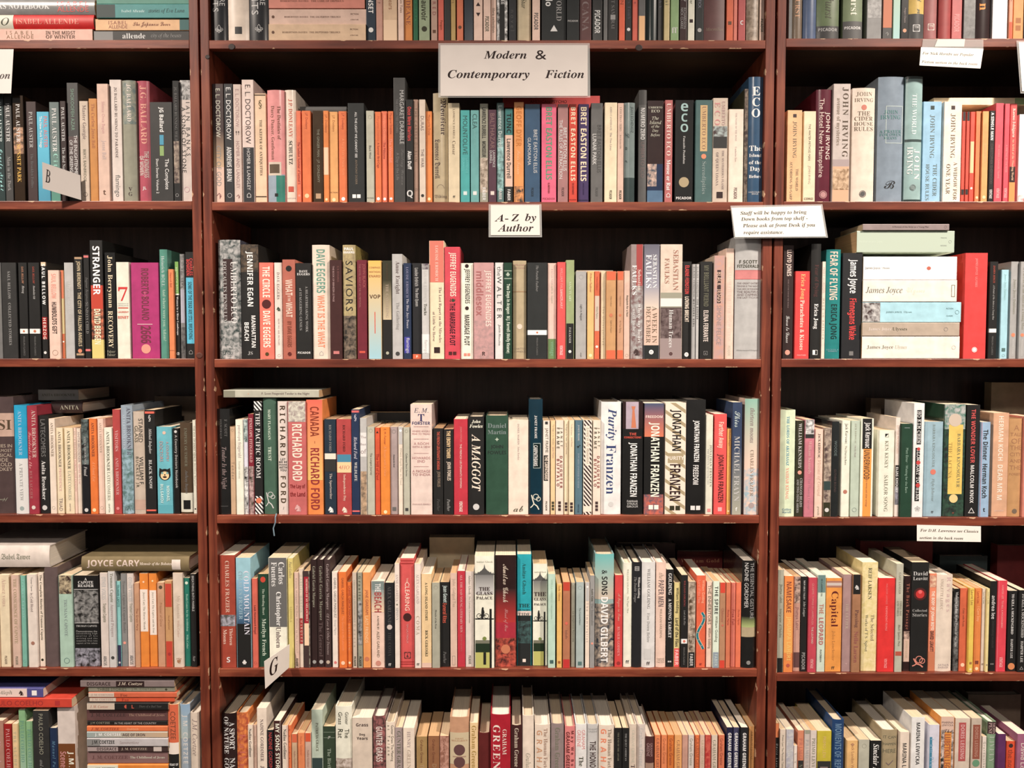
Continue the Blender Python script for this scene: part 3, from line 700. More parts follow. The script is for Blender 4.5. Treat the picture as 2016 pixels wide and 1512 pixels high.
1193 1212 534 p c96|#0-10 d64|#90-100 d64|28-40 975 s William Faulkner|*o 50 34 c75|56-70 975 s Light in August|=first of two orange-ended tan paperbacks beside The Unvanquished
1214 1227 534 p c97|#0-10 d64|#90-100 d64|28-40 975 s William Faulkner|*o 50 34 c75|56-70 975 s As I Lay Dying|=second of two orange-ended tan paperbacks beside The Unvanquished
1228 1240 533 p dba|28-52 443 b Requiem for a Nun|94-98 998 s- ◯|=cream tan paperback lettered Requiem for a Nun
- 1135 1207 527 534 p cba d70|=thin tan book lying on the orange paperbacks
1241 1265 481 t 988|#0-36 a44 45-100|%n 36-100 aaa 755|18-44 eee T< FAULKS|22-40 dcc T> Sebastian|52-86 ddd T> where my heart|56-80 ccc T< used to beat|91-97 433 b- ♞|=mauve and red pictorial paperback lettered where my heart used to beat
1267 1297 481 t 889|%g 0-36 667 99a|%g 36-56 99a dcb|#56-88 dba|#88-100 233|9-38 eee T> SEBASTIAN|9-38 fff T< FAULKS|54-86 765 T> A WEEK IN|54-86 765 T< DECEMBER|92-96 eee b- ♉|=grey, cream and black paperback lettered A Week in December
1299 1342 481 t dcb|#42-55 998|#47-54 ddd|#55-80 544|%n 56-82 433 766|#82-100 988|5-40 a76 T> SEBASTIAN|12-34 a76 T< FAULKS|57-90 ddd T Human Traces|94-97 533 b- ♉|=thick cream and sepia paperback lettered Human Traces
1343 1360 515 t 222|4-33 d44 n ELAINE FEINSTEIN|36-62 edc n LOVING BRECHT|93-98 eee b- ♉|=black paperback with red and then white narrow capitals
1361 1368 520 p aaa|3-34 555 s ELAINE FEINSTEIN|37-66 444 b MOTHERS GIRL|=thin grey paperback lettered Mother's Girl
1369 1375 520 p bbb|3-34 666 s ELAINE FEINSTEIN|37-58 555 b THE BORDER|=thin grey paperback lettered The Border
1377 1401 515 t 222|4-46 665 n MY BRILLIANT FRIEND|50-82 dcc n ELENA FERRANTE|92-96 888 b- ⸙|=black paperback lettered My Brilliant Friend
1404 1425 503 t ba9|%n 0-100 c98 b99|#14-46 433 30-65|16-29 ca9 n BLACK|32-45 ca9 n JESUS|48-86 988 s SIMONE FELICE|=rosy tan paperback lettered Black Jesus
1427 1443 489 t ecb|16-84 dbb T WILLIAM FIENNES THE SNOW GEESE|88-97 bba n PICADOR|=cream paperback left of the grey hardback with a pink band
1446 1503 465 hg bbb|#28-34.5 d88|#27.5-28 c66|#34.5-35 c66|19-26 443 b- F SCOTT~FITZGERALD|37-51 877 s- THE GREAT GATSBY~TENDER IS THE NIGHT~THIS SIDE OF PARADISE~THE BEAUTIFUL~AND DAMNED~THE LAST TYCOON|92-94 777 i- Heinemann/Octopus|=thick grey hardback with a pink band under the staff notice
@ R 2 700
1540 1560 483 t 322|4-27 ecc n LLOYD JONES|30-55 877 T HERE AT THE END OF THE WORLD|62-86 ccc c Learn to Dance|92-97 d98 b- ●|=dark brown paperback lettered Learn to Dance
1564 1592 534 p e44|3-32 fb7 S Erica Jong|33-90 fdc S Parachutes & Kisses|95-97 fbb s- PANTHER|=bright red paperback lettered Parachutes & Kisses
1595 1614 480 h 222|18-46 533 S Fear of Dying|52-74 eee S Erica Jong|92-97 eee b- ◧|=black hardback lettered Fear of Dying
1616 1623 515 p edc|6-32 baa s MARY GORDON|38-80 aa9 s MADE IN AMERICA
1625 1653 491 hg 288|2-46 ecb n FEAR OF FLYING|50-82 133 n ERICA JONG|91-94 8ab s- SECKER &~WARBURG|=teal hardback lettered Fear of Flying
1656 1695 498 t 223|6-38 eee n James Joyce|43-82 e44 n Finnegans Wake|93-97 777 b- ■|=thick black paperback with white and red lettering beside the lying stack
- 1697 1889 660 704 p fee|5-32 665 T James Joyce|34-46 aa9 i Ulysses|92-96 aaa s- ◯|=cream paperback at the bottom of the lying stack
- 1698 1889 632 659 p ba9|6-30 dcc T James Joyce|31-46 554 T Ulysses|84-88 777 s- ◯|=tan paperback second from the bottom of the lying stack
- 1698 1892 590 630 p ade|#0-18 655|%n 0-18 433 ccc|24-40 577 T JAMES JOYCE|42-50 799 T Ulysses|85-92 577 s- FICTION~CLASSIC|94-98 577 s- ◯|=aqua paperback with a photo end in the lying stack
- 1699 1884 543 586 p fee|3-42 554 i James Joyce|46-66 ddc c Ulysses|94-98 665 b- ▯|=cream lying paperback with large italic lettering
- 1700 1884 495 541 p fff|2-18 555 s James Joyce|20-28 888 s Ulysses|*o 70 16 c65|=white lying paperback with a small red oval
- 1687 1879 449 492 p dec|#0-100 bcb|2-26 cdc s The Essential James Joyce|86-92 777 s- PENGUIN~BOOKS|94-97 777 s- ◯|=pale green paperback high in the lying stack
- 1699 1869 432 445 p 988|34-76 433 s A Portrait of the Artist as a Young Man|94-97 544 s- ◯|=thin grey brown paperback on top of the lying stack
1896 1940 498 t e44|5-32 f99 s JAMES JOYCE  ULYSSES|89-94 eee b- ◉|=thick red paperback right of the lying stack
1945 1961 515 t 222|#69-73 eee|4-22 c54 T JAMES JOYCE|24-60 bbb i A Portrait of the Artist as a Young Man|77-96 777 s PENGUIN CLASSICS|=black paperback with a white band right of the thick red one
1968 1982 531 p ade|5-34 8bb T James Joyce Dubliners|88-92 577 s- ■|95-98 577 s- ◯|=aqua paperback right of the black one with a white band
1986 2001 515 t aaa|18-54 887 T James Joyce Dubliners|73-78 e86 b- ●|80-97 ddd s MODERN CLASSICS
2003 2018 515 t aaa|6-70 887 T A Portrait of the Artist as a Young Man|73-78 e86 b- ●|80-97 ddd s MODERN CLASSICS
@ L 3 1008
-22 30 781 hg 544|#14-34 ca9|16-32 543 S- TSI|40-64 ba9 s- STORIES IN~AN ALMOST~CLASSICAL~MODE~HAROLD~BRODKEY|86-90 998 c- Knopf|=dark brown jacketed hardback cut off by the frame edge
31 56 798 h 2ad|#49-100 ddd|5-46 ace T ANITA BROOKNER|53-88 999 T A PRIVATE VIEW|*o 95 34 9aa|=cyan and white hardback lettered A Private View
57 76 799 h a34|4-48 dbb T> ANITA BROOKNER|24-58 d99 c< Incidents in the|60-86 b77 T< RUE LAUGIER|*o 94 40 dcc|=rose red hardback lettered Rue Laugier
77 98 818 h 222|4-42 777 s LATECOMERS|46-86 eee T Anita Brookner|*o 94 50 ccc|=black hardback lettered Latecomers
100 112 824 p edc|4-40 876 T ANITA BROOKNER|90-98 887 s- ◯
114 127 842 p edb|4-46 655 T ANITA BROOKNER|47-74 daa T PROVIDENCE|82-97 877 s TRIAD|=cream paperback lettered Providence
130 147 842 p edb|3-48 443 T ANITA BROOKNER|50-84 aa9 T LATECOMERS|88-97 877 s GRAFTON|=cream yellow paperback lettered Latecomers under a black lying book
148 153 842 p ecb|4-36 998 s ANITA BROOKNER|38-74 c99 T FAMILY AND FRIENDS
154 162 843 p edc|4-40 a99 s ANITA BROOKNER|42-66 daa T HOTEL DU LAC
163 178 825 tg 223|%n 0-48 677 222|18-48 aaa T ANITA BROOKNER|50-60 ddd i Fraud|94-98 ccc b- ●|=black photographic paperback lettered Fraud
179 193 824 t e73|4-40 843 S ANITA BROOKNER|45-66 fa7 i A Closed Eye|94-98 fda b- ●|=orange paperback lettered A Closed Eye
195 207 824 p ecb|4-36 a98 T ANITA BROOKNER|90-98 998 s- ◯
208 223 842 t eed|4-50 554 T ANITA BROOKNER|51-84 998 T LATECOMERS|88-98 776 s GRAFTON|=white paperback lettered Latecomers right of a cream one
225 240 806 t b44|20-40 daa T VISITORS|46-82 daa T ANITA BROOKNER|*o 95 40 d88|=red paperback lettered Visitors
241 263 798 h 9ab|%n 40-100 9bc 577|2-46 556 T> ANITA BROOKNER|8-40 bcd T< ALTERED STATES|93-98 333 b- ☘|=blue grey watercolour hardback lettered Altered States
265 286 810 hg cba|#86-96 ca9|7-30 333 s> STAINED|14-30 443 s< GLASS|44-72 333 s> WILLIAM F.|44-74 443 s< BUCKLEY JR|=tan jacketed hardback lettered Stained Glass
288 308 807 t 222|#1.5-3.5 e65|#96-97.5 e65|4-12 ccc c- §|18-42 bbb I Mikhail Bulgakov|48-76 ddd T BLACK SNOW|=black paperback with red end lines lettered Black Snow
311 341 840 t 6bc|#90-100 5ab|*o 7 22 dba|*c 55 70 222|17-40 c99 s> A COUNTRY|17-40 c99 s< DOCTORS|68-86 cee b> MIKHAIL|66-88 cee b< BULGAKOV|=cyan paperback with a grinning cat head
343 354 843 tg 222|8-70 aaa n A Country Doctors Notebook|*o 4 50 ccc|=thin black paperback right of the cat one
356 380 832 hg 543|#77-98 ddc|#85-95 222 22-80|6-48 776 T EMPERY OUTSIDER|52-78 777 i Anthony Burgess|=brown and white hardback with a black square at its foot
381 388 827 p eed|6-44 998 s THE EVE OF SAINT VENUS|46-70 998 s Anthony Burgess|92-98 444 b- ●|=thin white paperback lettered The Eve of Saint Venus
- 76 155 793 815 t 777 d90|8-92 443 T ANITA BROOKNER|=grey book with dark lettering lying behind Latecomers
- 100 162 818 841 h 322 d60|30-90 998 T ANITA|=black book lying on the cream paperbacks
303 388 780 h 765 d190|10-14 543 T- ANDRE|=brown book standing at the back behind the cat one
@ C 3 1008
429 454 805 hg 222|10-26 666 T> F. SCOTT|10-28 666 T< FITZGERALD|36-76 877 I Tender Is the Night|#92-92.4 666 20-80|=black hardback lettered Tender Is the Night
455 465 840 p ca8|40-60 876 s Tender|2-6 887 s- ◯
466 480 826 t eed|6-40 a99 s penelope fitzgerald|44-62 bba s human voices
481 490 825 t dde|%n 0-24 244 cdd|%n 50-100 222 eee|=thin white paperback with black blots
491 501 815 p 823|#52-100 ecb|%n 52-100 332 caa|4-48 daa S PENELOPE FITZGERALD|=maroon topped thin paperback with a photo foot
502 518 790 t 222|%w 0-8 eee 222|%w 84-100 eee 222|*o 88 70 d75|10-68 ddd T THE PACIFIC ROOM|=black paperback with zebra ends lettered The Pacific Room
520 545 783 h 465|10-36 cdc S MARY FLANAGAN|42-54 cdc S TRUST|%k 78-95 ccc|=green hardback lettered Trust with a ribbon below it
549 568 790 t dcc|4-48 432 b RICHARD|50-62 333 n- LET~ME BE~FRANK~WITH~YOU|66-90 543 b FORD|93-96 666 i- l|=white paperback lettered Let Me Be Frank With You
569 604 790 t c66|#0-18 cbb|%n 0-18 988 ddc|20-70 edc n RICHARD FORD|72-85 822 n- The Lay of~the Land|91-97 daa b- ♞|=rose red paperback lettered The Lay of the Land
605 637 787 t e84|%g 0-70 e65 eb6|6-32 832 n CANADA|36-38 832 b ●●●|42-96 933 n RICHARD FORD|=orange paperback lettered Canada
640 663 825 p 234|#36-55 333|#36-42 edc|6-34 888 T RICHARD FORD|57-84 cbb T The Sportswriter|92-98 eee b- ♞|=navy paperback lettered The Sportswriter
664 693 825 p b44|#37-45 48a|#45-56 ec9|6-34 522 T RICHARD FORD|48-53 c76 i- 4HO|58-86 ecb T Independence Day|92-98 edc b- ♞|=red paperback lettered Independence Day
693 709 806 t 235|#1-3 d66|#96-97.5 d66|4-12 bbc c- §|26-47 bbc I Richard Ford|50-68 ddd T WILDLIFE|=dark navy paperback with pink end lines lettered Wildlife
710 723 823 t bbb|#15-40 ddd|%n 55-100 ca8 765|16-38 988 s- The~Best~of
724 738 840 p bba|30-55 443 s The Longest Journey|2-7 998 s- ◯|=grey paperback lettered The Longest Journey
739 749 842 p d53|2-8 322 b- ▲|30-60 922 s The Hill of Devi|=thin red orange paperback lettered The Hill of Devi
750 768 841 p e83|2-20 a43 s E. M. Forster|22-56 e96 s A Room with a View|95-99 fda b- ●|=bright orange paperback left of a grey one, near The Hill of Devi
769 784 840 p a99|32-46 333 b Howards End|3-8 777 s- ◯|90-98 666 s- ■
785 794 840 p edc|#0-20 bbb|2-7 fff b- ●|24-66 bba s Where Angels Fear to Tread|=thin cream and grey paperback lettered Where Angels Fear to Tread
795 807 841 p bba|30-56 333 s Collected Short Stories|2-7 887 s- ◯|90-98 444 b- ■|=grey paperback lettered Collected Short Stories
809 851 796 tg ecc|3-8 335 i- E. M.|8-16 336 S- T|15-19 336 b- FORSTER|23-28 b88 s- WHERE ANGELS~FEAR TO TREAD|34-40 b88 s- A ROOM~WITH A VIEW|47-53 b88 s- HOWARDS~END|59-65 b88 s- A PASSAGE~TO INDIA|#20-20.3 c99 15-85|#31-31.3 c99 15-85|#44-44.3 c99 15-85|#56-56.3 c99 15-85|89-92 a88 T- PASSAGE BOOKS|=pink white thick paperback listing four titles
854 873 843 p 222|4-48 c54 n THE FRENCH LIEUTENANTS WOMAN|50-68 876 n JOHN FOWLES|82-96 555 i Panther|=black paperback with red lettering The French Lieutenant's Woman
874 893 845 p 222|2-34 ec9 n THE EBONY TOWER|38-60 dcb n JOHN FOWLES|82-96 aaa i Panther|=black paperback lettered The Ebony Tower
894 921 825 t c34|8-24 d88 s JOHN FOWLES|26-72 ecc s THE FRENCH LIEUTENANTS WOMAN|86-97 edd n VINTAGE|=red paperback lettered The French Lieutenant's Woman
922 953 820 h 222|3-12 eed I- John~Fowles|18-76 edc I A MAGGOT|*o 92 40 ccc|=black hardback lettered A Maggot in large letters
957 1000 818 hg 354|7-20 788 S- Daniel~Martin|22-26 aba b- ✦|29-40 233 s- JOHN~FOWLES|=dark green plastic covered thick hardback right of A Maggot
1001 1040 827 t edc|4-26 988 T DANIEL MARTIN|28-42 a99 T John Fowles|90-98 554 c- ab
1041 1068 786 hg 134|14-34 ddd S JANET FRAME|#38-60 9aa 32-86|#38.6-59.4 122 36-82|40-58 ddd n CARPATHIANS|%k 80-96 ddc|=tall dark green hardback lettered The Carpathians
1069 1082 828 p edd|8-34 443 s JANET FRAME|#37-64 222 10-76|38-63 edc n THE CARPATHIANS|86-96 443 b PICADOR|1-4 333 b- ▪|=cream paperback with a black label lettered The Carpathians
1084 1093 828 p ec9|4-26 a97 s The Edge of the Alphabet|28-40 b98 s Janet Frame|86-96 443 b ■■■|=pale yellow paperback between The Carpathians and Daughter Buffalo
1094 1109 827 p edc|8-28 443 b> JANET|8-30 443 b< FRAME|38-72 833 n> DAUGHTER|41-70 833 n< BUFFALO|86-96 433 b ■■■|=first cream paperback lettered Daughter Buffalo from the left
1110 1119 827 p edb|4-22 887 s An Angel at My Table|24-36 a98 s Janet Frame|87-97 433 b ■■■|=cream paperback right of the first Daughter Buffalo
1120 1130 827 p edb|4-16 a98 s To the Is-Land|18-28 b98 s Janet Frame|87-97 433 b ■■■|=cream paperback left of the blue Towards Another Summer
1131 1146 827 p 578|5-22 ccc T JANET FRAME|26-30 222 b- ➶|35-72 9ab T TOWARDS ANOTHER SUMMER|89-98 345 s VINTAGE|=blue paperback lettered Towards Another Summer
1148 1165 827 p eed|%w 0-100 322 edd|#6-48 edc 24-72|8-46 665 i Living in the Maniototo|#91-97 edc|=black and white striped paperback
1167 1182 827 p edc|8-28 443 b> JANET|8-30 443 b< FRAME|38-72 833 n> DAUGHTER|41-70 833 n< BUFFALO|86-96 433 b ■■■|=second cream paperback lettered Daughter Buffalo, beside Purity
1183 1222 791 hg eee|6-34 347 I Purity|38-82 347 T Franzen|*o 91 26 ccc|=white jacketed hardback lettered Purity in blue
1225 1265 791 hg 222|#0-24 bab 4-96|#0-24 322 0-16|#0-24 322 78-100|%t 4-23 c75|27-33 d54 b- THE~CORRECTIONS|36-84 eee n JONATHAN FRANZEN|87-94 ccc s- FARRAR~STRAUS~GIROUX|=black hardback with a shirt and tie lettered The Corrections
1267 1306 794 tg 222|%g 0-30 457 d75|#82-100 b64|%n 82-100 c65 556|8-16 ecc b- FREEDOM|17-84 eed n JONATHAN FRANZEN|91-96 fee b- ■■|=blue, black and orange paperback lettered Freedom
1308 1349 793 t edc|%x 0-100 a97 edc|#45-54 a97 14-90|46-53 edd b- PURITY|6-43 222 n JONATHAN|55-88 322 n FRANZEN|92-97 332 b- ■■|=cream paperback with tan diagonal stripes lettered Purity
1350 1388 787 hg 222|18-54 eee n JONATHAN FRANZEN|57-74 ddd n FREEDOM|92-97 ddd b- ■■|=black hardback lettered Freedom in small white letters
1389 1402 817 t ddc|30-72 776 T> JONATHAN FRANZEN|34-70 aaa T< THE TWENTY-SEVENTH CITY|94-98 d88 b- ■
1405 1429 815 t e55|8-34 fcb n Farther Away|40-88 522 n JONATHAN FRANZEN|93-97 eaa b- ■|=coral red paperback lettered Farther Away
1430 1438 844 p ea5|2-20 954 s Michael Frayn|24-50 eb6 s Spies|94-99 fda b- ●
1440 1459 792 t 346|%g 40-100 346 aa9|8-22 bcc c Skios|30-88 bbb T MICHAEL FRAYN|93-97 eee b- f|=navy fading to grey paperback lettered Skios
1465 1499 785 hg ecb|#0-14 9bb|%g 0-60 8ba ecb|%n 60-100 ecb 9bc|8-38 877 I thirteen moons|44-84 876 T CHARLES FRAZIER|*o 92 40 a99|=aqua and peach hardback lettered thirteen moons
- 440 628 766 781 p bba|#0-12 887|*o 26 10 e86|40-90 766 s F. Scott Fitzgerald Tender is the Night|=grey lying paperback balanced on top of the books by the upright
690 835 812 p 222 d142|8-16 554 s- ROBERTO|=black book standing at the back behind the orange ones
@ R 3 1012
1534 1564 807 hg dec|6-52 48a S THE LORDS OF AKCHASAZ|54-84 e98 S YASHAR KEMAL|92-97 79a n- Collins~Harvill|=cream jacketed hardback with blue and pink lettering
1565 1581 828 t 332|3-50 ccc T WILLIAM KENNEDY|*o 54 50 d98|60-90 aaa S> CHANGOS BEADS|61-96 aaa S< AND TWO-TONE SHOES|=black paperback lettered Two-Tone Shoes
1582 1601 826 p c78|#0-19 bbb|%n 0-14 eee 555|#15-19 333|22-56 daa T William Kennedy|60-92 c89 T The Flaming Corsage|=pink paperback with a photo of a man at its top
1603 1618 845 p ecb|5-33 333 S JACK KEROUAC|35-76 ca9 i Visions of Gerard|88-98 998 s granada|=cream paperback left of a tan street photo one
1620 1635 842 p a98|%n 0-85 ba9 544|#84-100 332|#60-70 344|88-97 ccc n ●|=tan paperback with a photo of a street
1636 1650 830 hg 233|20-36 677 s WOODIE|50-74 544 s GUTHRIE BOUND
1655 1671 828 t eed|3-24 444 s Jack Kerouac|26-46 776 s The Dharma Bums|*o 74 50 b76|=white paperback lettered The Dharma Bums
1673 1690 828 t bcb|3-24 998 T JACK KEROUAC|26-38 988 T On the Road|88-98 788 s- ◯|=pale green paperback lettered On the Road
1692 1717 824 t eed|#0-31 222 12-86|#31-100 e94 22-86|4-30 ddd n Jack Kerouac|32-62 643 n UNDERWOOD|60-90 954 s early stories and other writings|=white, black and orange paperback lettered Atop an Underwood
1728 1758 847 p eed|4-8 222 b- ◩|12-44 776 T KEN KESEY|52-94 887 T SAILOR SONG|=cream paperback lettered Sailor Song
1760 1769 822 tg edd|#48-80 333|%n 70-88 555 99a|8-36 ca9 s LITTLE MOUNTAIN|50-76 ddd n ELIAS KHOURY|=white and black paperback between Sailor Song and a dark green one
1772 1793 834 t 243|26-74 8a9 s Matt Elmar · Waiting for the Barn|3-6 9aa b- ═|=dark green paperback left of Slow Boat to China
1795 1816 794 t eee|#6-36 222 30-72|#39-86 222 22-64|7-35 eee m HO KIM CHEN|40-85 eee m SLOW BOAT TO CHINA|*o 52 40 c44|*o 72 40 c44|*o 40 30 c44|90-95 aaa s- ❀|=white paperback with a black strip lettered Slow Boat to China
1817 1853 830 t 9bc|3-48 788 T BARBARA KINGSOLVER|*o 53 30 d76|60-84 899 i Flight Behaviour|94-97 333 b- ff|=pale blue paperback lettered Flight Behaviour
1855 1897 796 tg 243|%n 0-22 bbb 376|%n 22-100 354 233|#18-80 ec6 22-88|26-74 665 T> BARBARA KINGSOLVER|34-66 a84 T< THE LACUNA|*o 14 60 cba|*o 84 40 ec8|96-98 954 b- ff|=dark floral paperback with a yellow label lettered The Lacuna
1899 1925 797 t 222|4-52 d55 b THE WONDER LOVER|54-88 ddd b MALCOLM KNOX|92-97 ddd b- △|=black paperback lettered The Wonder Lover
1927 1946 831 t 9bd|#0-100 d44 0-9|8-40 333 n The Dinner|44-80 333 n Herman Koch|90-95 333 b- t|=light blue paperback with a red edge lettered The Dinner
1951 1982 813 t da8|3-46 edc b HERMAN KOCH|50-84 edc b DEAR MR M|93-96 dba n- picador|=peach paperback lettered Dear Mr M
1984 2010 824 hg c96|6-60 a75 s- A~TALE~OF~THE~CITY~AND~THE~FOREST|92-97 765 b- ●|=tan plastic covered hardback right of Dear Mr M
2012 2036 820 t d87|30-60 843 s novel
1954 2060 753 h ba8 d170|=tan book standing at the back in the corner by the frame edge
1716 1800 784 h 765 d172|=brown grey book standing at the back behind Sailor Song
@ L 4 1310
-16 0 1134 t db9
2 22 1132 t edb|4-34 ca9 T Aimez vous|88-97 876 n PICADOR
26 41 1132 t dba|4-74 a97 T THE CONSCIENCE OF CAPOTE|88-97 776 n PICADOR
44 54 1133 p 7ba|4-46 9cc T Truman Capote|90-98 699 s- ◯
57 75 1131 t edd|3-18 666 s Truman Capote|20-40 877 s In Cold Blood|*o 74 40 a76|=white paperback lettered In Cold Blood
79 89 1128 t edc|2-72 443 S The Complete Stories of Truman Capote|90-96 332 b- ●|=thin cream paperback lettered The Complete Stories
90 116 1117 h 655|=plain dark grey hardback between white and mint paperbacks
119 145 1133 t acb|#0-20 ba9|%n 0-20 322 cb9|26-66 899 T TRUMAN CAPOTE|90-96 577 s- ◯|=mint paperback with a portrait photo at its top
148 197 1133 tg 222|%n 16-52 222 999|#15-15.4 eee|#52-52.4 eee|2-13 ddd S- A~CAPOTE~READER|54-57 bbb S- TRUMAN CAPOTE|60-76 999 s- Demonstrates the~astonishing high~quality of his~writing and the~exquisite first rate~aspect of his talent|%n 80-100 222 aab|=thick black paperback with a photo, lettered Reader
200 215 1128 t dcc|4-28 bbb n OTHER VOICES|32-52 887 n Truman Capote|88-98 777 n ABACUS
216 229 1125 t ccc|2-32 776 S Truman Capote|34-68 a99 S Answered Prayers|88-92 444 b- ●|=off white paperback lettered Answered Prayers
230 240 1144 p 8cc|#75-100 335|4-30 477 n TRUMAN CAPOTE|93-98 ccc b- ◉|=thin aqua and purple paperback left of the grey one
241 252 1129 t 888|8-64 666 T Truman Capote A Capote Reader|73-76 e98 b- ●|=thin dark grey paperback between aqua and white ones
253 266 1129 t dcc|4-30 bbb n OTHER VOICES|32-52 998 n Truman Capote|88-98 777 n ABACUS
267 276 1148 p c97|30-56 843 s The Grass Harp|=thin tan paperback lettered The Grass Harp
277 294 1129 t e83|#17-62 edd|20-60 665 T Joyce Cary The Horses Mouth|*o 9 24 fca|=orange and white paperback lettered The Horse's Mouth
296 311 1129 t e83|#18-66 edd|20-64 665 T Joyce Cary The Captive and the Free|*o 8 24 fda|=orange and white paperback lettered The Captive and the Free
312 326 1147 p c97|24-52 a75 s Prisoner of Grace|3-8 543 b- ●
327 341 1144 p c96|#3-30 c43|#70-100 c43|40-56 a75 s Herself Surprised|*o 85 40 a33|=tan and red worn paperback next to a cream one
343 362 1128 t dcb|24-48 ba9 T My Antonia|50-68 ca9 T Willa Cather|90-96 a75 b- ❦|=cream paperback with a small leaf, left of the teal one
363 376 1138 t 276|18-60 9cb T Death Comes for the Archbishop|64-80 9cb T Willa Cather|3-8 cdc b- ●|=teal paperback lettered Death Comes for the Archbishop
377 388 1130 t 222|2-40 bbb s BREATHING INTO MARBLE|88-94 aaa i Noir|=thin black paperback lettered Breathing into Marble
- 160 372 1098 1127 hg 875 d4|5-54 dbb b JOYCE CARY|54-84 edc I Memoir of the Bobotes|#84-92 edd 10-80|=olive hardback lying across the tops, lettered Memoir of the Bobotes
- -60 97 1073 1116 hg edd d6|40-76 887 k Babel Tower|=white hardback lying in the corner lettered Babel Tower
@ C 4 1308
435 465 1093 t a43|#53-63 999|%n 53-63 555 bbc|5-51 dba T CHARLES FRAZIER|65-80 ecb T> Thirteen|66-79 ecb T< Moons|90-96 ddd b- S|=rust red paperback lettered Thirteen Moons
467 496 1098 t 9cd|#59-100 222|%g 20-60 8bd 357|12-70 dde T> COLD MOUNTAIN|12-56 9bc T< CHARLES FRAZIER|93-97 ddd b- ♣|=sky blue and black paperback lettered Cold Mountain
498 508 1139 p d65|30-62 733 b Look Homeward Angel|92-97 843 s- ◯
509 530 1130 p 243|*o 6 50 c43|16-44 bcb T The Bleeding Heart|48-88 cdc T Marilyn French|=dark green paperback with a strawberry, lettered The Bleeding Heart
531 567 1098 t eed|#0-63 666|4-24 ddd S> Carlos|4-26 ddd S< Fuentes|31-62 eee S Christopher|63-82 766 S Unborn|=white and slate paperback lettered Unborn behind the G tag
569 579 1099 t dc7|3-18 876 i Paul Gallico|44-58 ba6 T LUDMILA|=narrow plain yellow paperback right of the G tag
581 589 1127 p dba|6-84 a98 T Garcia Marquez No One Writes to the Colonel|90-98 443 n PICADOR
590 598 1120 p dcb|#50-76 a33|6-44 bba s GABRIEL GARCIA|52-74 dba S MARQUEZ
599 612 1124 p 433|#6-54 a23 0-76|#54-77 eca 0-76|%n 0-100 433 998 76-100|8-52 ecb S MEMORIES OF MY MELANCHOLY|=red, cream and black paperback left of three dark hardbacks
613 625 1102 h 322|6-44 998 T Gabriel Garcia Marquez|*o 95 60 999|=first of three dark brown hardbacks in a row
626 639 1102 h 322|6-56 998 T Gabriel Garcia Marquez|*o 95 60 aaa|58-90 655 T The General|=second of three dark brown hardbacks in a row
640 652 1102 h 433|4-46 a99 T Gabriel Garcia Marquez|50-88 a99 i Of Love & Other Demons|*o 95 60 ba9|=dark brown hardback lettered Of Love & Other Demons
655 666 1126 t edd|6-48 777 s GABRIEL GARCIA MARQUEZ|50-66 bbb s Strange Pilgrims|*o 95 50 d77|=white paperback lettered Strange Pilgrims
668 683 1126 t e73|6-44 843 s GABRIEL GARCIA MARQUEZ|46-82 f96 s The General in His Labyrinth|*o 95 50 fca|=orange paperback lettered The General in His Labyrinth
684 693 1146 p e73|4-48 933 s GABRIEL GARCIA MARQUEZ|50-80 e96 s Leaf Storm|*o 95 50 fda|=thin shorter orange paperback beside the taller orange one
695 703 1127 p cba|8-52 998 T CHRONICLE OF A DEATH FORETOLD|54-78 a98 T Garcia|88-98 443 n PICADOR|=thin grey cream paperback lettered Chronicle of a Death Foretold
705 714 1127 p 998|%n 30-76 333 aaa|4-28 443 T Granite|88-98 222 n PICADOR
715 730 1127 t e95|18-44 a54 s JANE GARDAM|46-74 fc9 s LAST FRIENDS|*o 91 60 c75|=light orange paperback lettered Last Friends
732 758 1144 t ecb|#0-16 788|%g 10-36 899 eca|3-12 ddd n THE|13-36 a44 n BEACH|40-56 443 s A NOVEL BY|58-88 876 s ALEX GARLAND|*o 95 40 c87|=cream and grey paperback lettered The Beach
759 776 1147 t 223|4-48 555 T ALEX GARLAND|*o 52 60 cbb|58-86 444 T THE COMA|94-98 ccc b- ff|=black paperback with a pale skull between The Beach and a white one
778 787 1110 t edd|10-36 baa T ANNE GARRETA|42-54 aaa T SPHINX|38-40 776 b- ◆|=white paperback lettered Sphinx
789 816 1099 t d55|#2-2.6 922|#4.5-5.2 922|#95-95.6 922|#97-97.6 922|18-22 fcb s THE|22-48 fdc s CLEARING|*o 54 60 422|60-78 d99 s TIM GAUTREAUX|86-92 533 b- ⸙|=tall red paperback lettered The Clearing
817 829 1110 t edd|10-38 baa T ALEX GARLAND|50-68 ba9 T COMA|95-98 333 b- ff|=white paperback lettered Coma
830 850 1130 t ec9|#95-100 dba|9-50 443 S A LONG ISLAND STORY|60-88 443 S RICK GEKOSKI|=cream yellow paperback lettered A Long Island Story
851 866 1147 p aa9|32-54 333 s Miracle of the Rose|3-8 998 s- ◯|=worn grey green paperback lettered Miracle of the Rose
867 885 1146 p 222|4-24 bcc n Jean Genet|25-48 c54 n Funeral Rites|82-96 777 i Panther|=black paperback lettered Funeral Rites
887 900 1128 p dba|6-36 a98 s John Gielgud Tea|88-98 998 s- ▯
901 916 1124 t c34|4-64 daa T ALL THE SAD YOUNG LITERARY MEN|66-84 c66 T KEITH GESSEN|=red paperback lettered All the Sad Young Literary Men
917 933 1125 t dcc|4-24 776 T Amitav Ghosh|26-54 998 T The Calcutta Chromosome|88-97 776 n PICADOR|=white paperback lettered The Calcutta Chromosome
935 973 1095 t eed|%g 16-34 777 ccc|4-6 998 T- Amitav Ghosh|%p 9-100 222|27-39 433 S- THE~GLASS~PALACE|#86-97 222 44-58|=wide pictorial paperback lettered The Glass Palace, left of Flood of Fire
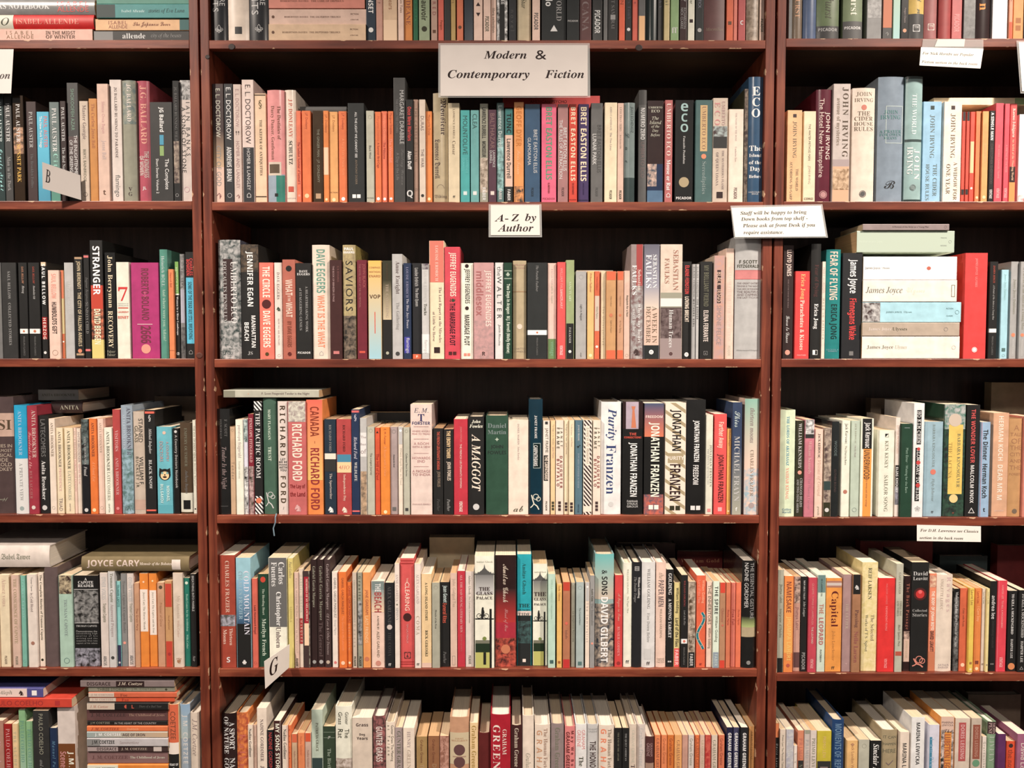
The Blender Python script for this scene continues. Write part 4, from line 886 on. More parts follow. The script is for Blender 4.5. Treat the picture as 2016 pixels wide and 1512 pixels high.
975 1016 1093 tg 322|%g 30-60 322 b33|#60-100 b34|%n 74-100 c54 422|*o 84 44 c75|8-42 cba c Amitav Ghosh|48-68 c88 c Flood of Fire|=black and red paperback lettered Flood of Fire
1018 1046 1091 t 2ab b1304 d18|#54-100 233|%n 60-80 466 233|#51-55 ecc|8-36 255 T Amitav Ghosh|44-56 244 S- THE~HUNGRY~TIDE|94-97 edd b- ▪|=turquoise and dark paperback lettered The Hungry Tide
1049 1077 1110 p eed b1303 d18|%g 16-34 777 bba|7-9 998 T- Amitav Ghosh|%p 9-100 222|27-42 433 S- THE~GLASS~PALACE|=smaller pictorial paperback lettered The Glass Palace, right of The Hungry Tide
1079 1093 1130 p bdc|6-30 9ba T STELLA GIBBONS|32-48 9ba T Cold Comfort Farm|90-97 466 s- ■|=mint paperback lettered Cold Comfort Farm
1096 1106 1150 p eb6|2-20 964 s Stella Gibbons|90-97 a63 s- ■
1108 1122 1146 p b75|#0-10 c43|#90-100 c33|*o 48 40 d65|56-66 965 s Isabelle|=brown red-ended paperback between orange and grey ones
1124 1132 1147 p aa9|34-70 554 s La Symphonie Pastorale|4-8 887 s- ◯|=thin grey paperback lettered La Symphonie Pastorale
1134 1149 1146 p abb|30-50 344 s The Counterfeiters|4-9 899 s- ◯|92-98 577 s- ■|=mint grey paperback lettered The Counterfeiters
1152 1160 1146 p edc|#0-22 bbb|2-9 eee b- ●|24-70 baa s The Immoralist
1161 1170 1133 p 999|14-28 443 S Andre Gide|30-54 777 S The Immoralist|72-75 e98 b- ●
1171 1208 1091 hg 9bb|%g 0-40 6bb cba|#45-100 765|%n 44-100 ba9 234|14-36 222 b & SONS|38-96 eee b DAVID GILBERT|=teal jacketed hardback with a crowd photo lettered & Sons
1210 1225 1132 t d44|20-50 d98 c A Fugue in Time|56-88 e99 T RUMER GODDEN|94-98 933 b- ●|=red paperback lettered A Fugue in Time
1227 1243 1108 h eed|6-30 998 T WILLIAM GOLDING|32-48 aa9 T The Paper Men|93-97 444 b- ff|=white hardback lettered The Paper Men
1244 1262 1107 h 223|4-8 ddd b- ▤|14-34 ccc S> William Golding|14-38 999 i< The Double Tongue|=black hardback lettered The Double Tongue
1263 1289 1107 h ddd|6-44 777 T WILLIAM GOLDING|48-76 999 T Fire Down Below|#82-92 ccc 20-70|94-98 433 b- ff|=off white hardback lettered Fire Down Below
1291 1310 1107 h ecb|10-16 987 i the|17-42 766 n PAPER MEN|44-72 876 T WILLIAM GOLDING|91-96 a98 s- FARRAR~STRAUS~GIROUX|=cream hardback lettered Paper Men in thin capitals
1311 1325 1121 t 222|4-26 ddd S GOLDING|30-70 ddd S A MOVING TARGET|92-97 bbb b- ■■|=black paperback lettered A Moving Target
1326 1338 1147 p dc8|#78-100 e55|6-36 443 n William Golding|42-76 333 n Lord of the Flies|80-98 fcc b FABER|=yellow and red thin paperback lettered Lord of the Flies
1340 1353 1132 t 222|#69-74 eee|6-34 944 T WILLIAM GOLDING|38-54 999 i Lord of the Flies|78-97 777 s PENGUIN CLASSICS|*o 71.5 40 d76|=black paperback with a white band lettered Lord of the Flies
1354 1368 1145 p cba|%n 0-82 cba 543|#82-100 222|84-98 ccc b FABER|=tan marbled paperback left of the orange snake one
1370 1388 1133 t e64|5-30 fb9 s> William Golding|5-30 e98 s< Lord of the Flies|%s 40-80 278|95-98 933 b- ff|=orange paperback with a curling blue snake
1390 1401 1145 p ecb|4-50 554 s THE INHERITORS|54-78 876 n William Golding|=cream paperback lettered The Inheritors
1403 1415 1144 p ded|#82-100 89a|6-38 333 b THE SPIRE|40-70 665 s William Golding|84-98 bcc b FABER|=white and grey paperback lettered The Spire
1416 1427 1147 p b86|#0-12 d43|#91-100 d43|30-46 a65 s Oblomov|*o 50 34 c65
1428 1437 1147 p d75|32-50 933 s Pincher Martin|=thin orange paperback lettered Pincher Martin
1438 1447 1147 p d76|32-50 933 s Free Fall|=thin orange paperback between two others, right of Pincher Martin
1448 1458 1147 p e75|32-50 a43 s Pincher Martin|=orange paperback beside The Essential Gesture
1459 1487 1104 hg 222|#58-71 ba8|%g 52-62 222 ab7|2-54 999 s> THE ESSENTIAL GESTURE|2-44 ccc s< NADINE GORDIMER|*o 95 30 888|=black hardback with a yellow green band lettered The Essential Gesture
1334 1424 1086 h 622 d170|8-13 a75 T- William Gold|=dark red book standing at the back lettered Gold
1214 1330 1070 h 433 d172|=dark brown book standing at the back behind three tall ones
845 934 1058 t cb9 d150|=cream book standing at the back behind the red ones
@ R 4 1318
1529 1541 1122 p aa9|#86-100 222|14-32 665 s Jhumpa Lahiri|38-66 776 s Interpreter of Maladies|=grey paperback with a black foot, lettered Interpreter of Maladies
1542 1560 1134 t e84|%g 0-80 e84 ea5|6-38 843 n NAMESAKE|42-88 eb6 n JHUMPA LAHIRI|*o 93 40 b54|=orange paperback lettered Namesake near the upright
1561 1574 1135 p c98|%n 0-28 433 dba|#80-96 644|32-56 966 s Jhumpa Lahiri|=pinkish photo paperback left of a black one
1575 1587 1135 t 222|4-24 ccc T MOVABLE TALES|26-42 bbb i John Lanigan|80-98 999 n PICADOR
1590 1606 1137 t c45|6-50 d88 s GIUSEPPE TOMASI DI LAMPEDUSA|52-70 dbb s THE LEOPARD|86-96 eaa n VINTAGE|=crimson paperback lettered The Leopard
1607 1623 1132 t cdc|#0-18 688|4-22 233 S DI LAMPEDUSA|30-40 b76 b THE|44-72 b66 b LEOPARD|77-90 333 S PANTHEON|=grey green paperback lettered The Leopard
1624 1655 1138 t e94|#3-10 a76|#5-8 cbb|14-52 622 T Capital|56-88 c84 T John Lanchester|94-98 543 b- ff|=thick orange paperback lettered Capital
1657 1674 1131 t a88|30-56 ba9 T THE LETTER|*o 92 20 b99|=taupe paperback right of Capital
1675 1692 1131 t a75|#0-20 222|36-54 644 T Passing|58-90 955 T Nella Larsen|10-16 ccc b- ♞|=brown and black paperback lettered Passing
1694 1725 1107 tg ed9|%n 0-100 eda dc8|5-34 443 S REIF LARSEN|48-72 765 T> The Selected|48-82 665 T< Works of T.S. Spivet|=tall pale yellow paperback lettered The Selected Works
1727 1759 1138 t e33|6-28 e77 s HALLDOR LAXNESS|30-56 f99 s INDEPENDENT PEOPLE|86-96 f99 n VINTAGE|=thick red paperback lettered Independent People
1761 1775 1110 t bba|#81-85 b54|8-28 887 T GARY LANGER|34-48 887 S> THREE DAY|34-48 887 S< AND TORUS|56-76 776 i Black Sparrow Press|=grey paperback with a dark red band low on its spine
1777 1790 1134 tg 322|#64-90 dba|%n 58-66 dba 322|8-56 a65 T The Back Passage|68-86 ba8 T JAMES LEAR|=brown and cream paperback lettered The Back Passage
1791 1825 1107 t 222|8-17 ccc T- David~Leavitt|*o 29 74 522|*o 29 50 c33|*o 27 22 e66|42-50 aaa T- Collected~Stories|%k 86-96 d87|=thick black paperback with a red disc lettered Collected Stories
1826 1840 1129 t e86|#80-100 c75|%n 2-14 eca b65|18-58 fed n THE BODY OF JONAH BOYD|59-80 433 n DAVID LEAVITT|=salmon paperback with white capitals beside the red disc one
1841 1873 1132 hg edc|2-38 caa T> Ravages|4-36 ba9 T< VIOLETTE LEDUC|92-97 baa s- ARTHUR~BARKER|=cream pink hardback lettered Ravages
1875 1886 1159 pg 222|%n 10-100 222 777|4-30 ddd s Violette Leduc|32-70 ccc s In the Prison of Her Skin|=thin black worn paperback lettered In the Prison of Her Skin
1887 1902 1158 p d64|24-46 843 s Cider with Rosie|90-95 fca b- ●|=orange paperback lettered Cider with Rosie
1903 1915 1158 p ec5|2-20 964 s Laurie Lee|94-99 fda b- ●|86-92 a74 s- ■|=yellow paperback right of Cider with Rosie
1916 1929 1158 p e84|4-18 a43 s Laurie Lee|22-40 fb8 s I Cant Stay|94-99 fda b- ●|86-92 843 s- ■|=orange paperback between a yellow and a cream one
1930 1937 1159 p dcb|4-18 998 s Laurie Lee|86-97 987 s- ■|=thin cream paperback right of an orange one, near andrea lee
1938 1945 1159 p ed9|4-18 876 s Laurie Lee|86-97 987 s- ■|=thin pale yellow paperback beside the black andrea one
1946 1959 1144 t 222|16-42 ccc b andrea lee|44-74 444 i interesting women|90-94 777 b- ■■|=black paperback lettered in small lowercase letters beside a red one
1961 1979 1143 t e45|#0-100 eab 0-8|5-20 f99 s HARPER LEE|22-52 faa s TO KILL A MOCKINGBIRD|84-95 fbb n VINTAGE|=red pink paperback lettered To Kill a Mockingbird
1981 2000 1163 t 222|4-54 ddd S TO KILL A MOCKINGBIRD|60-84 ccc S HARPER LEE|*o 94 70 d85|=black paperback with an orange dot lettered To Kill a Mockingbird
2001 2018 1162 t 222|4-58 bbb S TO KILL A MOCKINGBIRD|62-88 ccc S HARPER LEE|93-97 aaa b- △|=black paperback with a small triangle at the frame edge
1695 1838 1066 h 833 d180|8-12 c76 i- Handful|*o 12 9 345|=dark red book standing at the back behind Collected Stories
1852 1946 1095 h 455 d175|=grey blue book standing at the back above the yellow ones
1966 2050 1074 h 833 d175|=dark red book standing at the back by the frame edge
@ L 5 1512
-14 8 1419 t b87|%n 50-100 544 b98|20-48 c99 T Paulo
9 25 1425 t a22|5-50 d99 T PAULO COELHO|52-80 d99 T Warrior of the Light
26 36 1425 t ec9|8-60 bb9 T THE ALCHEMIST
37 52 1397 t 8b8|%g 10-80 7a7 acb|10-48 698 T PAULO COELHO|60-90 333 S By the River|=taller of two pale green paperbacks
53 66 1420 t 8b8|%g 10-80 7a7 acb|8-50 698 T PAULO COELHO|60-90 333 S By the River|=shorter of two pale green paperbacks
67 98 1399 t 333|3-40 998 s PAULO COELHO|45-60 999 i and other|62-80 bbb s AN|=thick black brown paperback between green and navy ones
99 113 1433 t 235|14-48 69b i Manuel Puig|50-80 8ab i Maker|=navy paperback left of the white and brown one
114 150 1391 t dcc|#33-100 742|40-90 eed n> J.M. COETZEE|40-70 c88 n< Scenes from|=white and brown paperback left of the tall lying stack
- -60 141 1372 1390 t d43 d4|20-72 a33 s PAULO COELHO|80-92 b33 s- ▪|=red lying paperback under the white Aleph one
- -60 85 1353 1371 t 559 d8|#0-78 ecc|40-58 665 i Aleph|62-78 322 b ♞|84-92 eee b ■|=white and purple lying paperback lettered Aleph
- 158 343 1331 1344 p 877 d6|7-32 433 b DISGRACE|#38-68 322|40-66 cba I J.M. Coetzee|=grey and black paperback lettered Disgrace at the top of the stack
- 174 344 1345 1355 p 887|10-44 554 s THREE STORIES|50-78 665 s J.M. COETZEE|88-92 443 b- ◆|=thin grey lying paperback lettered Three Stories
- 174 348 1356 1366 p d64|#0-29 cba|3-28 a88 T J. M. COETZEE|36-44 943 T Foe|*o 30 6 933|=upper of two cream and orange lying paperbacks
- 176 344 1367 1376 p d53|#0-31 cba|3-28 a88 T J. M. COETZEE|38-46 933 T Foe|*o 32 6 933|=lower of two cream and orange lying paperbacks
- 171 331 1377 1391 p 222|#0-34 cba|4-26 a54 i J. M. Coetzee|46-58 c54 b ◖L|64-92 666 i Diary of a Bad Year|=cream and black lying paperback lettered Diary of a Bad Year
- 171 330 1392 1415 t 644|5-48 433 T J. M. COETZEE|52-96 a87 T The Childhood of Jesus|=brown paperback lettered The Childhood of Jesus, upper of two
- 172 330 1416 1425 p 222|4-28 998 s J M COETZEE|34-86 aaa s IN THE HEART OF THE COUNTRY|=thin black lying paperback lettered In the Heart of the Country
- 171 330 1427 1437 p e74|5-40 a43 I J. M. COETZEE|50-64 fb8 s Dusklands|=thin orange lying paperback in the middle of the stack
- 171 330 1438 1450 p 9aa|%g 0-100 9aa ca8|10-42 eee n J. M. COETZEE|44-72 544 b AGE OF IRON|=grey and peach lying paperback lettered Age of Iron
- 171 331 1451 1467 p cbc|#0-16 888|6-34 333 n J.M. COETZEE|40-64 a99 i Summertime|=pale grey lying paperback lettered Summertime
- 172 331 1468 1479 p 433|#0-38 a99|12-36 433 n DISGRACE|42-74 ba9 T J. M. COETZEE|#82-92 cbb|=dark thin lying paperback lettered Disgrace below Summertime
- 172 331 1480 1504 t 866|6-50 644 T J. M. COETZEE|53-96 ccb T The Childhood of Jesus|=brown paperback lettered The Childhood of Jesus, lower of two
- 172 331 1505 1522 p e83|#0-38 ddc|10-34 555 b J.M. COETZEE|=cream and orange lying paperback at the bottom frame edge
- 172 331 1523 1548 t a98|=tan lying paperback just below the frame edge
- 172 331 1549 1572 t 655|=grey brown lying paperback low in the stack
- 172 331 1573 1596 t 844|=red brown lying paperback second from the shelf in the stack
- 172 331 1597 1617 t 555|=dark grey lying paperback at the foot of the stack
332 352 1387 h ec9|#0-33 d64|#43-58 222|#33-43 edd|6-30 743 s COETZEE|50-58 ddd n- HEART OF~A|=orange, white and black hardback right of the lying stack
353 375 1387 h 9ab|%g 0-30 8ac abb|9-52 ccc n J.M. COETZEE|56-80 222 S Summertime|=light blue hardback beside the orange topped one
376 393 1403 h dcb|6-40 877 i J.M. Coetzee|44-70 655 b- ♟|=cream hardback with a dark figure beside the upright
@ C 5 1512
434 466 1405 hg 322|3-38 ddd S< OF NATURE|8-34 ddd S> A SPORT|42-80 ccc S< GORDIMER|42-70 ccc S> NADINE|=dark brown hardback lettered A Sport of Nature
467 489 1403 hg e84|%n 0-100 e84 a43|20-70 c65 T Kalkutta|=orange brushed hardback right of A Sport of Nature
489 498 1427 p edc|4-34 333 S Nadine Gordimer
498 506 1427 p ca9|12-34 a87 s Not for Publication
507 526 1394 t edc|10-48 766 S NADINE GORDIMER|52-64 655 S JUMP|=tall cream paperback lettered Jump
527 539 1437 t 223|3-50 c44 s NADINE GORDIMER|=black paperback with red lettering left of My Son's Story
540 554 1419 t 422|#0-100 edd 88-100|3-52 eed b MY SONS STORY|=dark brown paperback lettered My Son's Story
556 567 1428 p edc|4-36 333 S Nadine Gordimer|#0-100 d65 86-100
568 574 1428 p e74|4-36 a43 s Nadine
575 586 1445 p ca8|#0-10 d64|20-40 a76 s Nadine Gordimer
587 600 1443 p e85|4-26 c64 s Nadine Gordimer
601 613 1443 p ca9|#0-10 d53|20-40 a76 s Nadine Gordimer
614 636 1397 t bcb|#44-100 344|12-38 665 S PATRICIA GRACE|=pale green paperback lettered in spaced capitals, left of a dark green one
637 660 1430 p 343|10-14 bbb c- g|24-60 9a9 T The Birth Book|#6-6.6 787|#12-12.6 787|=dark green black paperback left of a thick white hardback
661 693 1391 hg eed|%n 46-66 876 dcc|5-16 332 s> Günter|5-16 332 s< Grass|20-28 332 s> The|20-28 332 s< Rat|=white jacketed hardback lettered The Rat
694 733 1413 t dcb|5-9 433 b- Grass|15-22 322 b- Dog~Years|=pinkish cream thick paperback lettered Dog Years
735 759 1410 hg 755|%n 0-100 a66 433|10-44 dcc n GUNTER GRASS|=mottled purple and rose hardback right of Dog Years
760 777 1422 h edc|3-40 443 s> Gunter Grass The Meeting|3-34 443 s< at Telgte|=cream hardback lettered The Meeting at Telgte
778 793 1432 t a99|4-50 665 T GUNTER GRASS|=grey paperback right of The Meeting at Telgte
794 816 1433 t edc|4-22 a99 T HENRY|24-44 ba9 T GREEN
820 841 1450 p a85|4-32 743 s Graham Greene|34-70 b97 s The Third Man|=first of three brown paperbacks in a row
843 865 1449 p 964|4-32 743 s Graham Greene|34-60 a86 s Dog Days|=second of three brown paperbacks in a row
866 884 1449 p 965|%n 0-40 c98 965|4-32 743 s Graham Greene|34-60 c98 s Our Man|=third of three brown paperbacks in a row
886 923 1412 h c97|#15-46 cb9|20-24 a75 S- COUNT~BELISARIUS|*o 32 60 644|*o 44 60 644|#38-39 a87 15-85|=tan hardback with two dark medallions
925 941 1423 t ec9|3-50 a84 S Graham Greene|=tan yellow paperback lettered in thick serif capitals beside the medallions
942 965 1443 h 622
966 1005 1407 hg b23|10-60 edd T< GREENE|14-38 ecc T> GRAHAM|=bright red hardback with large white serif lettering
1006 1028 1428 h 422|3-44 cba S Graham Greene|=dark maroon hardback right of the bright red one
1029 1051 1409 h edc|36-70 998 i Graham Greene|=tall plain cream hardback with thin grey lettering
1053 1083 1427 hg edc|6-60 c97 b< GRAHAM|4-50 976 T> The Human Factor|=first white and orange hardback lettered The Human Factor
1085 1110 1425 hg 988|4-50 776 S Graham Greene|=taupe hardback with outlined lettering
1112 1132 1430 hg e88|6-50 622 b< GRAHAM GREENE|5-60 622 b> May We Borrow|=pink hardback lettered May We Borrow
1133 1155 1426 hg eee|6-24 d88 s< GREENE|6-26 d88 s> GRAHAM|34-66 443 S The Human|=white hardback lettered The Human between pink and grey ones
1156 1178 1426 hg ccc|4-9 999 s- GRAHAM~GREENE|18-60 433 n THE HONORARY|=pale grey hardback lettered The Honorary
1179 1209 1428 hg edc|4-60 e86 b< GRAHAM|4-50 876 T> The Human Factor|=second white and orange hardback lettered The Human Factor
1210 1224 1433 t 222|5-36 776 T THE END OF THE AFFAIR|=black paperback lettered The End of the Affair
1225 1238 1433 t 222|6-36 999 T THE QUIET AMERICAN|=black paperback lettered The Quiet American
1239 1253 1426 h dcb|6-40 bba T GRAHAM GREENE|42-60 544 S Th
1254 1270 1426 hg dcc|4-44 bbb T Graham Greene
1271 1287 1450 hg a87|#0-32 533|8-24 a88 s> GRAHAM|8-24 a88 s< GREENE
1289 1300 1447 p e85|4-50 954 T GRAHAM GREENE
1302 1313 1447 p e85|4-34 b64 s Graham Greene
1314 1327 1447 p d73|4-36 943 s Graham Greene
1328 1342 1447 p ea6|6-54 a75 T GRAHAM GREENE
1343 1354 1447 p c98
1355 1366 1447 p dcc|4-36 887 s Graham Greene
1368 1377 1447 p e74|4-50 a53 T GRAHAM GREENE
1378 1387 1447 p dba|6-44 ba8 T GRAHAM GREENE
1388 1399 1447 p c43|%n 0-60 d65 b33
1400 1412 1447 p dcb|6-54 887 T GRAHAM GREENE
1414 1426 1447 p d75|4-36 943 s Graham Greene
1430 1442 1432 t 224|#55-100 bbb|6-44 eee b GRAHAM GREENE|=first of three navy paperbacks with white capitals
1443 1455 1432 t 446|#55-100 bbb|6-44 eee b GRAHAM GREENE|=slate middle one of three navy paperbacks with white capitals
1458 1472 1432 t 223|#55-100 caa|6-44 eee b GRAHAM GREENE|=third of three navy paperbacks with white capitals
1474 1485 1430 p ea6|6-36 a74 T GRAHAM GREENE|=light orange paperback in the corner beside three navy ones
@ R 5 1512
1525 1533 1424 p 222|#0-14 e85|20-50 ddd i Doris Lessing
1534 1546 1436 p dcb|6-40 665 s Primo Levi The Periodic Table|=cream paperback lettered The Periodic Table
1547 1562 1436 t cbc|#0-8 aab|%n 0-40 ccc aab|10-44 bbb T PRIMO LEVI|46-70 333 T Th|=pale grey blue paperback third from the upright
1563 1569 1468 p edd|10-40 776 s Levi|=short thin white paperback left of the peach one
1570 1582 1438 t d86|#32-100 333|8-30 c76 T PRIMO|36-60 776 T Moments|=peach and black paperback near the upright
1583 1594 1437 p cbb|#0-4 998|10-46 aaa T PRIMO LEVI
1595 1607 1438 p dcc|8-50 887 T PRIMO LEVI THE
1608 1636 1439 t cb3|#32-100 333|6-28 db7 s PRIMO LEVI|38-60 877 s IF|=mustard yellow and black paperback
1638 1661 1417 h 247|4-60 68a n MOMENTS OF REPRIEVE|=blue hardback lettered Moments of Reprieve
1667 1688 1458 p eb7|4-50 a75 s Jack London White Fang|3-6 b86 s- ●|=light orange paperback lettered White Fang
1690 1711 1456 p bba|5-10 998 s- ◯|60-70 554 s work|=plain grey paperback left of a black one
1713 1735 1458 t 222|4-50 eee I Sinclair Lewis|=black paperback with white brush lettering
1736 1766 1437 h a97|4-26 665 s- IT CAN~HAPPEN~HERE|30-40 766 i- ✓|42-52 776 s- SINCLAIR~LEWIS|=tan hardback lettered It Can Happen Here
1771 1789 1441 t edc|12-60 444 b MARINA LEWYCKA|=shorter cream paperback with bold black capitals
1793 1819 1412 t eee|5-44 333 b MARINA LEWYCKA|48-70 777 b VARIOUS PETS|=taller white paperback with bold black capitals
1828 1848 1427 t dde|#12-100 48a 0-30|14-60 9bd s< I am Pleasure
1850 1877 1411 t e94|#0-14 dba|%n 12-100 ecc 334 0-30|%n 12-100 ecc 334 80-100|4-9 655 s- MARINA~LEWYCKA|11-15 433 c- The|16-56 b64 n LUBETKIN LEGACY|=orange pictorial paperback lettered Legacy
1879 1908 1414 t dcb|#4-40 b55 24-72|6-38 daa b DORIS LESSING|=pinkish cream paperback with a red cartouche
1911 1931 1414 t cba|#6-38 954 14-84|8-36 b87 b DORIS LESSING|*o 42 70 697|=tan paperback with a brown banner
1933 1941 1450 p edd|6-40 998 s Grandmothers
1943 1960 1421 hg 8a8|#0-12 433|1-12 caa T> MOON|1-12 caa T< PENE|14-40 aba T LIVELY
1961 1979 1445 t 636|40-48 ddd b- D|=purple paperback left of the orange red one
1980 1998 1459 p e53|3-8 433 b- ●|10-40 943 s the novel|=orange red paperback between purple and mauve ones
2001 2022 1445 t a68|10-50 edd s David Lodge|=mauve paperback at the frame edge
1908 2012 1368 h 876 d170|=grey book standing at the back behind the mauve one
"""
SIGN_TEXT = [('I', 'Modern Contemporary Fiction A-Zby Author onBG Staff will be happy to bring Down books from top shelf - Please ask at front Desk if you require assistance. For Nick Hornby see Popular Fiction section in the back room D.H. Lawrence Classics'), ('S', '&'), ('i', 'B')]

# ---------------------------------------------------------------- books
THICK = {'p': 0.11, 't': 0.132, 'h': 0.152}
NAME = {'p': 'pocket_paperback', 't': 'paperback', 'h': 'hardback'}
PAGES = {'p': ['dfb98a', 'd8ac7a', 'e6c8a0'], 't': ['efdcbe', 'ecd0aa', 'f4e6d0'], 'h': ['f4e8d6', 'ecd8bc', 'e2cbab']}


class Spine:
    """local frame of a book: x across the spine, z up it, y into the shelf; y = front(x) is the printed face"""
    def __init__(s, w, h, d, kind):
        s.w, s.h, s.d, s.kind, s.layer = w, h, d, kind, 0
        s.bulge = min(0.0035, w * 0.13) if kind == 'h' else 0.0

    def front(s, x):
        t = 2 * x / s.w - 1
        return s.bulge * t * t

    def lift(s):
        s.layer += 1
        return 0.00012 + 0.00005 * s.layer


def cover(sp, mat, root):
    w, h, d = sp.w, sp.h, sp.d
    outer, inner = [], []
    if sp.kind == 'h':
        tb = min(0.0022, w * 0.2)
        n = 14
        outer.append((0, d))
        inner.append((tb, d))
        for i in range(n + 1):
            x = w * i / n
            outer.append((x, sp.front(x)))
            xi = tb + (w - 2 * tb) * i / n
            inner.append((xi, sp.front(x) + 0.0012 + (0.0014 if i in (0, n) else 0)))
        outer.append((w, d))
        inner.append((w - tb, d))
    else:
        r, tb = min(0.0011, w * 0.2), 0.0005
        outer.append((0, d))
        inner.append((tb, d))
        for i in range(4):
            a = math.pi / 2 * i / 3
            outer.append((r - r * math.cos(a), r - r * math.sin(a)))
            inner.append((tb + (r - tb) * (1 - math.cos(a)), r - (r - tb) * math.sin(a)))
        for i in range(4):
            a = math.pi / 2 * (1 - i / 3)
            outer.append((w - r + r * math.cos(a), r - r * math.sin(a)))
            inner.append((w - tb - (r - tb) * (1 - math.cos(a)), r - (r - tb) * math.sin(a)))
        outer.append((w, d))
        inner.append((w - tb, d))
    n = len(outer)
    V = [(x, y, 0) for x, y in outer] + [(x, y, 0) for x, y in inner] + [(x, y, h) for x, y in outer] + [(x, y, h) for x, y in inner]
    Fc = []
    for i in range(n - 1):
        j = i + 1
        Fc += [(i, j, 2 * n + j, 2 * n + i), (n + j, n + i, 3 * n + i, 3 * n + j), (2 * n + i, 2 * n + j, 3 * n + j, 3 * n + i), (j, i, n + i, n + j)]
    Fc += [(0, 2 * n, 3 * n, n), (n - 1, 2 * n - 1, 4 * n - 1, 3 * n - 1)]
    o = mesh_obj('cover', V, Fc, mat, root, False)
    if sp.kind == 'h':
        for p in o.data.polygons:
            if abs(p.normal.z) < 0.3:
                p.use_smooth = True
        o.data.set_sharp_from_angle(angle=math.radians(40))
    return o


def pages(sp, hexc, root):
    w, h, d = sp.w, sp.h, sp.d
    if sp.kind == 'h':
        v, f = box_vf(0.0024 if w > .012 else w * .22, w - (0.0024 if w > .012 else w * .22), sp.bulge + 0.003, d - 0.004, 0.003, h - 0.0035)
    else:
        v, f = box_vf(0.0006, w - 0.0006, 0.0012, d - 0.0005, 0.0003, h - 0.0004)
    return mesh_obj('page_block', v, f, page_mat(hexc), root)


def patch(sp, name, a, b, x0, x1, mat, root, n=14):
    """printed area from a to b of the height (0 top, 1 foot) and x0 to x1 of the width"""
    e = sp.lift()
    za, zb = sp.h * (1 - a), sp.h * (1 - b)
    if a <= 0:
        za -= 0.0001
    if b >= 1:
        zb += 0.0001
    lo = max(x0, 0.0011 / sp.w if sp.kind != 'h' else 0)
    hi = min(x1, 1 - (0.0011 / sp.w if sp.kind != 'h' else 0))
    V = []
    for i in range(n + 1):
        x = sp.w * (lo + (hi - lo) * i / n)
        V += [(x, sp.front(x) - e, zb), (x, sp.front(x) - e, za)]
    Fc = [(2 * i, 2 * i + 2, 2 * i + 3, 2 * i + 1) for i in range(n)]
    if sp.kind != 'h' and (x1 - x0) > 0.99:      # a band runs on round the rounded corner to the cover's side
        r = 0.0012
        k = len(V)
        V += [(-e, r, zb), (-e, r, za), (sp.w + e, r, zb), (sp.w + e, r, za)]
        Fc += [(k, 0, 1, k + 1), (2 * n, k + 2, k + 3, 2 * n + 1)]
    return mesh_obj(name, V, Fc, mat, root)


def wrap(sp, name, pts, faces, mat, root, e):
    """lay flat printed shapes given in local (x, z) onto the spine; on a rounded spine they are first cut into narrow strips so that they follow it"""
    if sp.kind != 'h':
        return mesh_obj(name, [(x, -e, z) for x, z in pts], faces, mat, root)
    bm = bmesh.new()
    vs = [bm.verts.new((x, 0, z)) for x, z in pts]
    for f in faces:
        try:
            bm.faces.new([vs[i] for i in f])
        except ValueError:
            pass
    lo, hi = min(p[0] for p in pts), max(p[0] for p in pts)
    for i in range(1, 14):
        x = sp.w * i / 14
        if lo < x < hi:
            bmesh.ops.bisect_plane(bm, geom=bm.verts[:] + bm.edges[:] + bm.faces[:], dist=1e-7, plane_co=(x, 0, 0), plane_no=(1, 0, 0))
    for v in bm.verts:
        v.co.y = sp.front(min(max(v.co.x, 0), sp.w)) - e
    me = bpy.data.meshes.new(name)
    bm.to_mesh(me)
    bm.free()
    me.materials.append(mat)
    o = bpy.data.objects.new(name, me)
    COL.objects.link(o)
    o.parent = root
    return o


def flat(sp, name, pts, faces, mat, root):
    """flat printed shape given in local (x, z)"""
    return wrap(sp, name, pts, faces, mat, root, sp.lift())


def disc(sp, name, cx, cz, r, mat, root, rz=None, ring=0.0):
    n = 28
    rz = rz or r
    P = [(cx + r * math.cos(2 * math.pi * i / n), cz + rz * math.sin(2 * math.pi * i / n)) for i in range(n)]
    if ring:
        P += [(cx + (r - ring) * math.cos(2 * math.pi * i / n), cz + (rz - ring) * math.sin(2 * math.pi * i / n)) for i in range(n)]
        return flat(sp, name, P, [(i, (i + 1) % n, n + (i + 1) % n, n + i) for i in range(n)], mat, root)
    return flat(sp, name, P, [tuple(range(n))], mat, root)


def strip(sp, name, pts, wd, mat, root):
    V, Fc = [], []
    for i, (x, z) in enumerate(pts):
        a = pts[max(i - 1, 0)]
        b = pts[min(i + 1, len(pts) - 1)]
        dx, dz = b[0] - a[0], b[1] - a[1]
        l = math.hypot(dx, dz) or 1
        q = wd if not isinstance(wd, list) else wd[i]
        V += [(x - dz / l * q / 2, z + dx / l * q / 2), (x + dz / l * q / 2, z - dx / l * q / 2)]
    Fc = [(2 * i, 2 * i + 1, 2 * i + 3, 2 * i + 2) for i in range(len(pts) - 1)]
    return flat(sp, name, V, Fc, mat, root)


